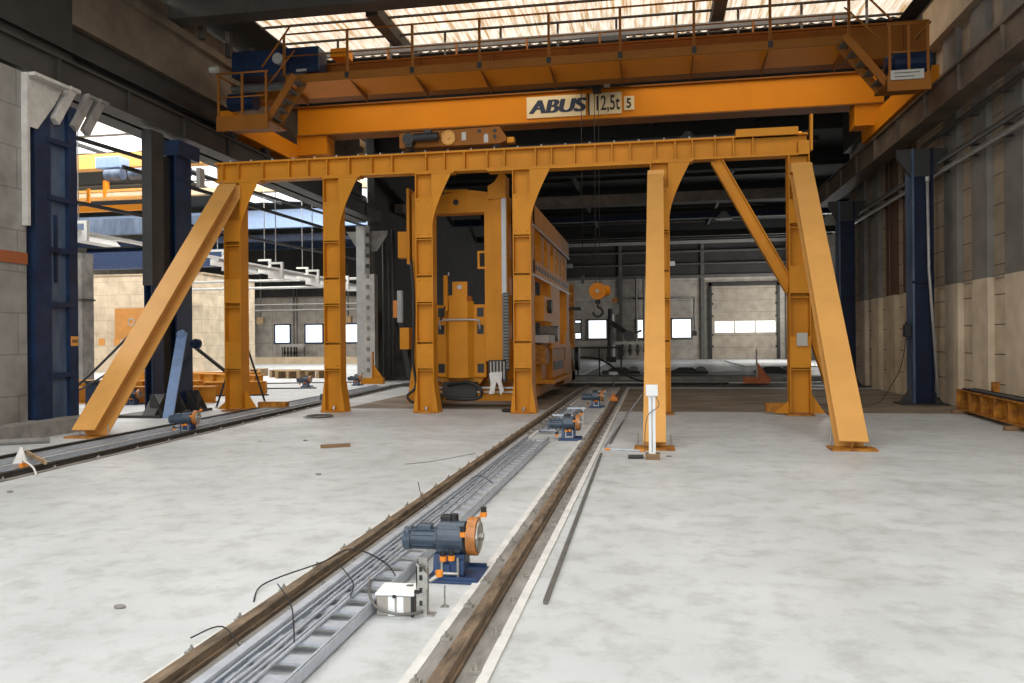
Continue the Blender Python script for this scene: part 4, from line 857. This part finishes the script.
for i, (x, y_, fl, lab) in enumerate(((3.7, 29.4, 1, 'orange triangular steel foot standing on the dark cross pit'), (-10.55, 28.9, -1, 'orange triangular steel foot beside the pale perforated column'))):
    t = thing('angle_foot', lab, 'bracket', (x, y_, .0)); t.scale = (.8, .8, .8)
    MB().prism([(-.05, 0, .3), (.45, 0, .3), (-.05, 0, 1.0)], (0, .03, 0)).build('gusset', 'primer_red' if fl > 0 else 'yellow', t)
    B((-.65, -.1, 0), (.5, .15, .3)).build('base_channel', 'primer_red' if fl > 0 else 'yellow', t); B((-.08, -.05, .3), (-.03, .12, 1.55)).build('upright', 'white_dirty' if fl > 0 else 'yellow', t)
t = thing('barrier_rail', 'dark pipe barrier behind the machine in front of the back wall', 'barrier', (-2.2, 33, 0))
for x in (-.9, .0, .9): MB().cyl((x, 0, .01), (x, 0, 1.3), .035, n=8).build('post', 'dark_steel', t)
MB().cyl((-.9, 0, 1.3), (.9, 0, 1.3), .035, n=8).build('top_rail', 'dark_steel', t)
wire('dark hose running down from the machine to the cross pit rail', [(-2.6, 28.4, 1.0), (-1.9, 29.0, .9), (-1.3, 29.5, .5), (-.6, 29.3, .15), (.4, 28.8, .06), (2.6, 28.6, .06)], .035, 'black', 'hose')
t = thing('floor_stop', 'small steel stop on a stalk at the end of the rails', 'stop', (-1.3, 26.4, .03)); MB().cyl((0, 0, 0), (0, 0, .45), .03).build('stalk', 'pipe', t); B((-.14, -.05, .42), (.14, .05, .52)).build('crosspiece', 'pipe_pale', t)

# back floor slabs, the bright light there put into their white
for i, (x0, x1, y0, y1, z, lab) in enumerate(((-8.5, -3.2, 37, 58, .05, 'pale floor slab left of the dark pit near the back wall'), (-2.8, 4.4, 40.5, 56, .05, 'wide pale floor slab in the middle before the back wall'), (5.2, 9.6, 47, 60, .05, 'pale floor slab in front of the roller door'), (-10.8, -9.2, 34, 60, .05, 'narrow pale slab along the dark partition'))):
    tag(B((x0, y0, 0), (x1, y1, z)).build('floor_slab', 'slab_white'), lab, 'slab')
for i, (x, y_) in enumerate(((-1.5, 38), (1.6, 37.8), (5.6, 38.5))):
    t = thing('machine_part', ['dark low machine casting left in the pit before the pale slab', 'dark low machine casting in the middle of the pit', 'dark low machine casting at the right of the pit'][i], 'machine part', (x, y_, .01)); t.scale = (1, 1, .65)
    MB().box((-.9, -.3, 0), (.9, .3, .2)).prism([(-.7, -.2, .2), (.5, -.2, .2), (.2, -.2, .45), (-.4, -.2, .45)], (0, .4, 0)).build('casting', 'dark_steel', t); MB().cyl((.6, -.3, .3), (.6, .3, .3), .22).build('roller', 'pipe', t)
# wash station at the back wall, console, lamps
for x0, lab in ((-1.2, 'pipe manifold bench with dark valves at the main hall back wall'), (-31.1, 'pipe manifold bench with dark valves at the left hall back wall')):
    t = thing('valve_bench', lab, 'bench', (x0, 64.6, 0)); t.scale = (1 if x0 > -10 else .5, 1, 1)
    B((-1.9, -.3, 1.25), (2.6, .3, 1.5)).build('bench_top', 'white_dirty', t)
    for x in (-1.2, -.6, 0, .6, 1.0): m = MB().cyl((x, -.1, .35), (x, -.1, 1.25), .1, n=8).sphere((x, -.1, .75), .18, n=8).build('valve', 'dark_steel', t)
    for x in (-1.7, 2.4): B((x-.05, -.1, 0), (x+.05, .1, 1.25)).build('leg', 'pipe', t)
    for x in (-.1, .5): MB().cyl((x, .6, 1.5), (x, .6, 6.6), .1, n=8).build('riser', 'pipe', t)
t = thing('robot_arm', 'dark grey robot arm on a tall stand before the back wall', 'robot', (-3.0, 58, .0))
B((-.35, -.4, 0), (.35, .4, .4)).build('base', 'dark_steel', t); MB().cyl((-.0, 0, .4), (0, 0, 3.9), .3, .22).build('column', 'pipe', t)
MB().bar((0, -.1, 2.9), (1.3, -.1, 2.0), .3, .35, side=(0, 1, 0)).build('upper_arm', 'dark_steel', t); MB().cyl((1.3, -.4, 1.9), (1.3, .3, 1.9), .4).build('wrist', 'pipe', t); B((.1, -.35, 3.5), (.55, -.1, 4.2)).build('control_box', 'grey_label', t)
MB().cyl((.3, -.35, 4.5), (.3, -.1, 4.5), .2).build('beacon', 'orange_cap', t); MB().bar((1.3, -.1, 1.9), (2.2, -.1, 2.3), .15, .15, side=(0, 1, 0)).build('fore_arm', 'pipe', t)
t = thing('pipe_run', 'grey pipe frame hung on the back wall between the windows', 'pipe', (-.6, 65.5, 1.6)); MB().tube([(0, 0, 0), (0, 0, 5.0)], .1).tube([(-1.0, 0, 3.4), (3.9, 0, 3.4)], .08).tube([(3.9, 0, .6), (3.9, 0, 3.4)], .06).build('pipe', 'pipe', t); B((3.7, -.1, .3), (4.1, .1, .7)).build('outlet_box', 'dark_steel', t)
t = thing('notice_board', 'small dark framed notice on the back wall left of the square window', 'notice', (-6.2, 65.85, 2.2)); B((-.35, -.05, 0), (.35, .02, .9)).build('board', 'pipe', t); B((-.25, -.07, .1), (.25, -.05, .8)).build('sheet', 'grey_label', t)
for i, x in enumerate((-6.9, 1.4)):
    t = thing('wall_lamp', ['grey box lamp high on the back wall above the hook block', 'white box lamp high on the back wall right of the centre post'][i], 'lamp', (x, 65.2, 7.6)); B((-.4, -.2, 0), (.4, .3, .35), bev=.04).build('housing', 'lamp' if i else 'pipe_pale', t); B((-.1, .3, .1), (.1, .7, .2)).build('bracket', 'dark_steel', t)
t = thing('ceiling_lamp', 'round bell lamp hanging under the dark roof right of the centre post', 'lamp', (3.3, 38, 7.2)); MB().cyl((0, 0, 0), (0, 0, .35), .4, .12).build('shade', 'pipe_pale', t); MB().tube([(0, 0, .35), (0, 0, 2.9)], .02).build('cord', 'black', t)
t = thing('ceiling_lamp', 'round bell lamp hanging behind the lettered crane girder', 'lamp', (1.3, 29, 8.75)); MB().cyl((0, 0, 0), (0, 0, .3), .35, .12).build('shade', 'pipe_pale', t); MB().tube([(0, 0, .3), (0, 0, 1.4)], .02).build('cord', 'black', t)
t = thing('beacon_light', 'tiny lit amber beacon beside the right end of the gantry beam', 'light', (5.3, 30, 9.0)); MB().sphere((0, 0, 0), .1).build('lens', 'amber_lamp', t); MB().cyl((0, 0, .08), (0, 0, .4), .03).build('stem', 'black', t)
# far cross beam (second crane deep in the hall)
t = thing('far_crane_girder', 'dusty brown crane girder crossing the dark hall behind the gantry', 'crane', (0, 35, 7.6))
B((-11.2, 0, 0), (6.4, .5, .42)).build('girder', 'girder_tan', t); B((-11.2, -.06, -.04), (6.4, .56, 0)).build('bottom_flange', 'girder_tan', t)
for x in (-11.0, 6.2): B((x-.2, -1.5, -.3), (x+.2, 2, .1)).build('end_carriage', 'girder_tan', t)
for i, (y_, z) in enumerate(((44, 8.2), (50, 8.0), (56, 8.6))):
    t = thing('service_pipe', ['dark blue service beam crossing under the roof, nearest behind the brown girder', 'dark service beam crossing under the roof in the middle distance', 'dark service beam crossing under the roof nearest the back wall'][i], 'beam', (0, y_, z)); B((-11.2, 0, 0), (11.9, .3, .3)).build('beam', 'blue' if i == 0 else 'dark_steel', t); B((-11.2, -.1, .3), (11.9, .0, .36)).build('flange', 'roof_beam', t)

# equipment along the dark partition (seen between second post and machine)
t = thing('pipe_stand', 'dark vertical pipes clamped beside the pale perforated column', 'pipe', (-10.85, 31.0, 0))
for x, zt in ((0, 6.2), (.22, 5.2), (.4, 6.2)): MB().tube([(x, 0, .05), (x, 0, zt)], .07, 8).build('pipe', 'dark_steel', t)
B((.42, -.1, 2.6), (.66, .1, 3.3)).build('valve_box', 'orange_cap', t); B((.6, -.12, 2.4), (.78, .1, 3.7)).build('gauge_panel', 'pipe_pale', t)
t = thing('work_table', 'dark cluttered work table against the partition left of the machine', 'table', (-9.9, 37.5, 0))
B((-.9, -1.5, 1.15), (.9, 1.5, 1.22)).build('table_top', 'dark_steel', t)
for x in (-.85, .85):
    for y_ in (-1.4, 1.4): B((x-.04, y_-.04, 0), (x+.04, y_+.04, 1.15)).build('leg', 'dark_steel', t)
for i, (x, y_) in enumerate(((-10.3, 36.8), (-10.0, 36.9), (-9.6, 37.2))):
    tag(MB().cyl((0, 0, 0), (0, 0, .9), .12).cyl((0, 0, .9), (0, 0, 1.05), .05).build('bottle', 'pipe_pale', None, (x, y_, 1.22)), ['leftmost grey bottle on the dark work table', 'middle grey bottle on the dark work table', 'rightmost grey bottle on the dark work table'][i], 'bottle')
t = thing('leaning_board', 'dark brown board leaning beside the pipes of the partition', 'board', (-10.2, 32.2, 0)); MB().bar((0, 0, 0.02), (-.55, .2, 2.9), .08, .7, side=(1, 0, 0)).build('board', 'girder', t)
t = thing('rubble_bag', 'pale crumpled bag on the floor under the dark work table', 'bag', (-9.0, 34.6, 0)); MB().sphere((0, 0, .2), .35, (1.4, .8, .6)).sphere((.3, .1, .35), .2, (1.2, .8, .7)).build('bag', 'white_dirty', t)

# ================================================================== LEFT HALL CONTENT
t = thing('block_room', 'cream blockwork room with an orange sign board in the left hall', 'room', (-29.0, 41.5, 0))
B((-4.0, 0, 0), (3.6, 6, 5.6)).build('masonry', 'block_room', t); B((-4.05, -.08, 5.6), (3.7, 6, 5.7)).build('roof_slab', 'concrete_pale', t)
sb = B((-2.0, -.06, 1.9), (1.3, -.0, 3.7)).build('sign_board', 'board', t)
for k_ in range(3): MB().ring((-.9+k_*.85, -.08, 2.9), (0, 1, 0), .2, .04, 16, 5).build('emblem', 'grey_label', sb)
for x in (-2.9, -1.9): B((x-.2, -.03, 1.55), (x+.2, 0, 1.95)).build('stencil_mark', 'warn', t)
t = thing('concrete_pier', 'grey concrete pier standing behind the first blue column', 'pier', (-20.9, 25.5, 0)); B((-.2, -.3, 0), (.75, .3, 4.9)).build('shaft', 'concrete', t); B((-.25, -.35, 3.2), (.8, .35, 3.25)).build('joint', 'dark_steel', t)
t = thing('yellow_bridge_crane', 'yellow bridge crane high in the left hall under the bright glazing', 'crane', (-22, 32, 9.5))
B((-20, 0, .1), (9.8, .6, .75)).build('girder', 'yellow_pale', t); 
for x in (-1.5, 1.4, 4.0): B((x-.6, -1.0, -.15), (x+.6, -.3, .35), bev=.04).build('winch_motor', 'blue_pale', t)
for x in (-.6, .6, 2.6): MB().cyl((x-1.0, -.9, -.45), (x-.2, -.9, -.45), .25).build('cable_drum', 'blue_light', t)
for i, (y_, z, w) in enumerate(((28, 6.9, .22), (30, 7.75, .12), (31, 8.3, .1))):
    t = thing('yellow_cross_beam', ['lowest and nearest yellow cross beam with hangers in the left hall', 'middle yellow cross beam in the left hall', 'furthest yellow cross beam near the ceiling of the left hall'][i], 'beam', (-28, y_, z)); XE = (9.4, 8.6, 8.0)[i]; B((-16, 0, 0), (XE, .25, w)).build('beam', 'yellow_pale' if i else 'crane_orange', t)
    for x in (XE-7, XE-3.5, XE-.3): B((x-.05, 0, w), (x+.05, .1, w+(.7 if i < 2 else .35))).build('hanger', 'crane_orange', t)
# service beams, dark diagonals
for i, (y0, z0, y1, z1, x) in enumerate(((18, 7.0, 46, 7.9, -14.8), (18, 6.1, 50, 6.6, -13.2), (19, 5.6, 46, 6.3, -16))):
    tag(MB().bar((0, 0, 0), (0, y1-y0, z1-z0), .07, .1).build('conduit_run', 'dark_steel', None, (x, y0, z0)), ['upper dark conduit running down the left hall', 'dark conduit hugging the column line of the left hall', 'lower dark conduit furthest into the left hall'][i], 'conduit')
tag(B((-17, 0, 0), (7.5, .4, .8)).build('blue_beam', 'blue_light', None, (-29, 36, 7.2)), 'faded blue beam crossing the left hall above the lamp trays', 'beam')
tag(B((-17, 0, 0), (1.5, .4, .7)).build('blue_beam', 'blue', None, (-29, 47, 6.6)), 'dark blue beam crossing behind the faded one in the left hall', 'beam')
tag(B((-17, 0, 0), (7.5, .4, .9)).build('blue_beam', 'blue_mid', None, (-29, 37.5, 5.6)), 'bright blue low beam above the cream block room', 'beam')
# lamp tray runs hung with brackets
for i, (x, y0, y1, z) in enumerate(((-18.5, 22.0, 45, 5.25), (-15.4, 26, 46, 4.55))):
    t = thing('lamp_tray', ['long white lamp tray run hung on brackets, further into the left hall', 'long white lamp tray run hung nearer the columns of the left hall'][i], 'lamp', (x, y0, z)); L = y1-y0
    B((-.12, 0, 0), (.12, L, .1)).build('tray', 'lamp', t)
    for k_ in range(6):
        yy = 1+k_*(L-2)/5
        MB().prism([(-.35, yy, -.25), (.3, yy, -.25), (.3, yy, .42), (-.35, yy, .42), (-.35, yy, .34), (.2, yy, .34), (.2, yy, .1), (-.35, yy, .0)], (0, .12, 0)).build('tray_bracket', 'lamp', t)
        MB().prism([(-.3, yy+.1, -.25), (.28, yy+.1, -.25), (.1, yy+.1, -.05), (-.3, yy+.1, -.05)], (0, 1.6, 0)).build('reflector', 'lamp', t)
        MB().tube([(0, yy, .42), (0, yy, 11.5-z)], .02, 6).build('hanger_rod', 'pipe_pale', t)
for i, (x0, x1, y_, z) in enumerate(((-28, -12, 40, 5.0), (-28, -12, 40.6, 4.65), (-33, -12, 52, 4.3), (-33, -12, 52, 3.9))):
    tag(MB().cyl((x0, 0, 0), (x1, 0, 0), .07, n=8).build('cross_pipe', 'pipe_pale' if i < 2 else 'pipe', None, (0, y_, z)), ['upper pale cross pipe in the left hall', 'lower pale cross pipe in the left hall', 'upper grey cross pipe near the left hall windows', 'lower grey cross pipe near the left hall windows'][i], 'pipe')
for i, x in enumerate((-35.2, -43)):
    tag(MB().hsec((0, 0, 0), (0, 0, 5.6), .6, .6, .06, .06).build('blue_post', 'blue_mid', None, (x, 64.8, 0)), ['blue steel post at the back wall beside the first left hall window', 'blue steel post at the left end of the left hall back wall'][i], 'post')
for i, x in enumerate((-28, -21.2)):
    t = thing('hanging_hoist', ['small hoist hanging before the first left hall window', 'small hoist hanging before the third left hall window'][i], 'hoist', (x-4.6+(1.0 if i else 0), 62, 3.3)); MB().tube([(0, 0, .5), (0, 0, 4.8)], .05, 6).build('chain', 'pipe', t); B((-.3, -.2, -.1), (.3, .2, .5), bev=.05).build('body', 'wood_pale', t)
# orange beams, pallets on the floor of the left hall
def floor_girder(label, x0, y0, x1, y1, h=.42, w=.34, mt='yellow'):
    L = math.hypot(x1-x0, y1-y0); a = math.atan2(y1-y0, x1-x0); t = thing('orange_girder', label, 'girder', (x0, y0, 0), a)
    MB().box((0, -w/2, .0), (L, w/2, .03)).box((0, -w/2, h-.03), (L, w/2, h)).box((0, -.02, .03), (L, .02, h-.03)).build('i_section', mt, t)
    for k_ in range(int(L/.9)+1): B((k_*.9, -w/2+.02, .03), (k_*.9+.03, w/2-.02, h-.03)).build('stiffener', mt, t)
    return t
floor_girder('orange girder on the floor seen between the first two blue columns, nearer', -17.5, 18.9, -11.7, 19.7, .45)
floor_girder('orange girder lying behind the nearer one past the first blue column', -20.5, 23.2, -13.9, 22.6, .45)
floor_girder('orange girder on the floor right of the compound column', -13.6, 22.3, -11.9, 22.9, .42)
floor_girder('long orange girder on the floor behind the leftmost gantry post', -17.4, 27.6, -13.2, 25.2, .5)
floor_girder('orange girder furthest back on the left hall floor', -22.5, 30.2, -15.5, 29.4, .45)
t = thing('blue_crate', 'small dark blue motor crate before the orange girders', 'crate', (-14.0, 18.2, 0)); B((-.3, -.25, 0), (.25, .25, .62), bev=.03).build('housing', 'blue', t); B((-.32, -.27, .62), (.27, .27, .68)).build('lid', 'black', t)
for i, (x, y_) in enumerate(((-16.2, 33.6), (-17.0, 34.6), (-19.3, 35.9), (-14.9, 33.9))):
    t = thing('wood_pallet', ['wooden pallet in the middle of the row on the left hall floor', 'wooden pallet second from left in the row on the left hall floor', 'wooden pallet alone at the left on the left hall floor', 'wooden pallet at the right end of the row behind the second post'][i], 'pallet', (x, y_, 0))
    for k_ in range(5): B((-.6, -.4+k_*.17, .32), (.6, -.28+k_*.17, .36)).build('deck_board', 'wood_pale', t)
    for x_ in (-.52, 0, .52): B((x_-.07, -.4, .0), (x_+.07, .4, .32)).build('bearer', 'wood_pale', t)
for i, (x0, y0, x1, y1) in enumerate(((-20, 20, -11.6, 22.5), (-20, 24.2, -11.6, 26), (-19, 27.5, -11.6, 30))):
    L = math.hypot(x1-x0, y1-y0); tag(B((0, -.05, 0), (L, .05, .04)).build('floor_cable', 'rail_dark', None, (x0, y0, 0), math.atan2(y1-y0, x1-x0)), ['nearest dark floor strip across the left hall', 'middle dark floor strip across the left hall', 'furthest dark floor strip across the left hall'][i], 'floor strip')
tag(B((-34, 0, 0), (-12.5, 3.2, .5)).build('concrete_step', 'concrete_pale', None, (0, 56, 0)), 'long pale concrete step in front of the left hall back wall', 'step')
wire('brown cable slung from the floor up to the raking strut in the left hall', [(-14.2, 16.8, .3), (-13.56, 16.8, .64), (-12.7, 16.8, 1.35), (-11.6, 16.8, 2.35)], .03, 'girder', 'slung_cable')
wire('second brown cable slung just below the first in the left hall', [(-14.2, 16.7, .25), (-13.4, 16.7, .55), (-12.5, 16.7, 1.05), (-11.55, 16.7, 1.8)], .025, 'girder', 'slung_cable')
tag(MB().bar((0, 0, 0), (.75, .1, -.6), .06, .07, side=(0, 1, 0)).build('prop_bar', 'girder', None, (-10.87, 17.45, 1.5)), 'brown bar propped from the compound column down toward the tripod', 'bar')

# ================================================================== LIGHT
w = bpy.data.worlds.new('sky'); S.world = w; w.use_nodes = True
bg = w.node_tree.nodes['Background']; bg.inputs[0].default_value = (.86, .93, 1.0, 1); bg.inputs[1].default_value = 1.2
def area(name, loc, sx_, sy_, energy, rot=(0, 0, 0), col=(1, .97, .92)):
    l = bpy.data.lights.new(name, 'AREA'); l.shape = 'RECTANGLE'; l.size = sx_; l.size_y = sy_; l.energy = energy; l.color = col
    o = bpy.data.objects.new(name, l); C.objects.link(o); o.location = loc; o.rotation_euler = rot; return o
area('skylight_lamp', (-2.2, 8, ROOF-.05), 17, 5.6, 640, col=(.97, .98, 1))
area('skylight_lamp', (-2.2, -2, ROOF-.05), 17, 4.6, 1000, col=(.95, .98, 1))
area('skylight_lamp', (-2.0, 20.9, ROOF-.4), 15, 3.0, 260, col=(1, .93, .82))
area('skylight_lamp', (-29, 16, 11.4), 30, 3.6, 3000)
area('skylight_lamp', (-29, 31.8, 11.4), 30, 8, 5000)
area('skylight_lamp', (-29, 46.5, 11.4), 30, 11, 5200)
area('back_wall_fill', (11.8, 58, 4.2), 2.4, 10, 1150, (0, PI/2, 0), (1, .96, .9))  # added lamp at the unseen side windows, brightens the back wall
area('camera_side_fill', (-2.2, -6.5, 5), 16, 8, 900, (PI/2, 0, 0), (.95, .98, 1))  # added fill behind the camera; no doorway is modelled there

# ================================================================== CAMERA
yaw, pitch, roll = .1765, -.0005, -.0085
cyw, syw = math.cos(yaw), math.sin(yaw)
fwd = Vector((-syw*math.cos(pitch), cyw*math.cos(pitch), math.sin(pitch))); right = Vector((cyw, syw, 0)); up = right.cross(fwd)
r = right*math.cos(roll)+up*math.sin(roll); u = -right*math.sin(roll)+up*math.cos(roll)
cam = bpy.data.cameras.new('camera'); cam.sensor_width = 36; cam.lens = 790/1024*36; cam.clip_end = 300
co = bpy.data.objects.new('camera', cam); C.objects.link(co)
mx = Matrix((r, u, -fwd)).transposed().to_4x4(); mx.translation = (0, 0, 1.6); co.matrix_world = mx
S.camera = co
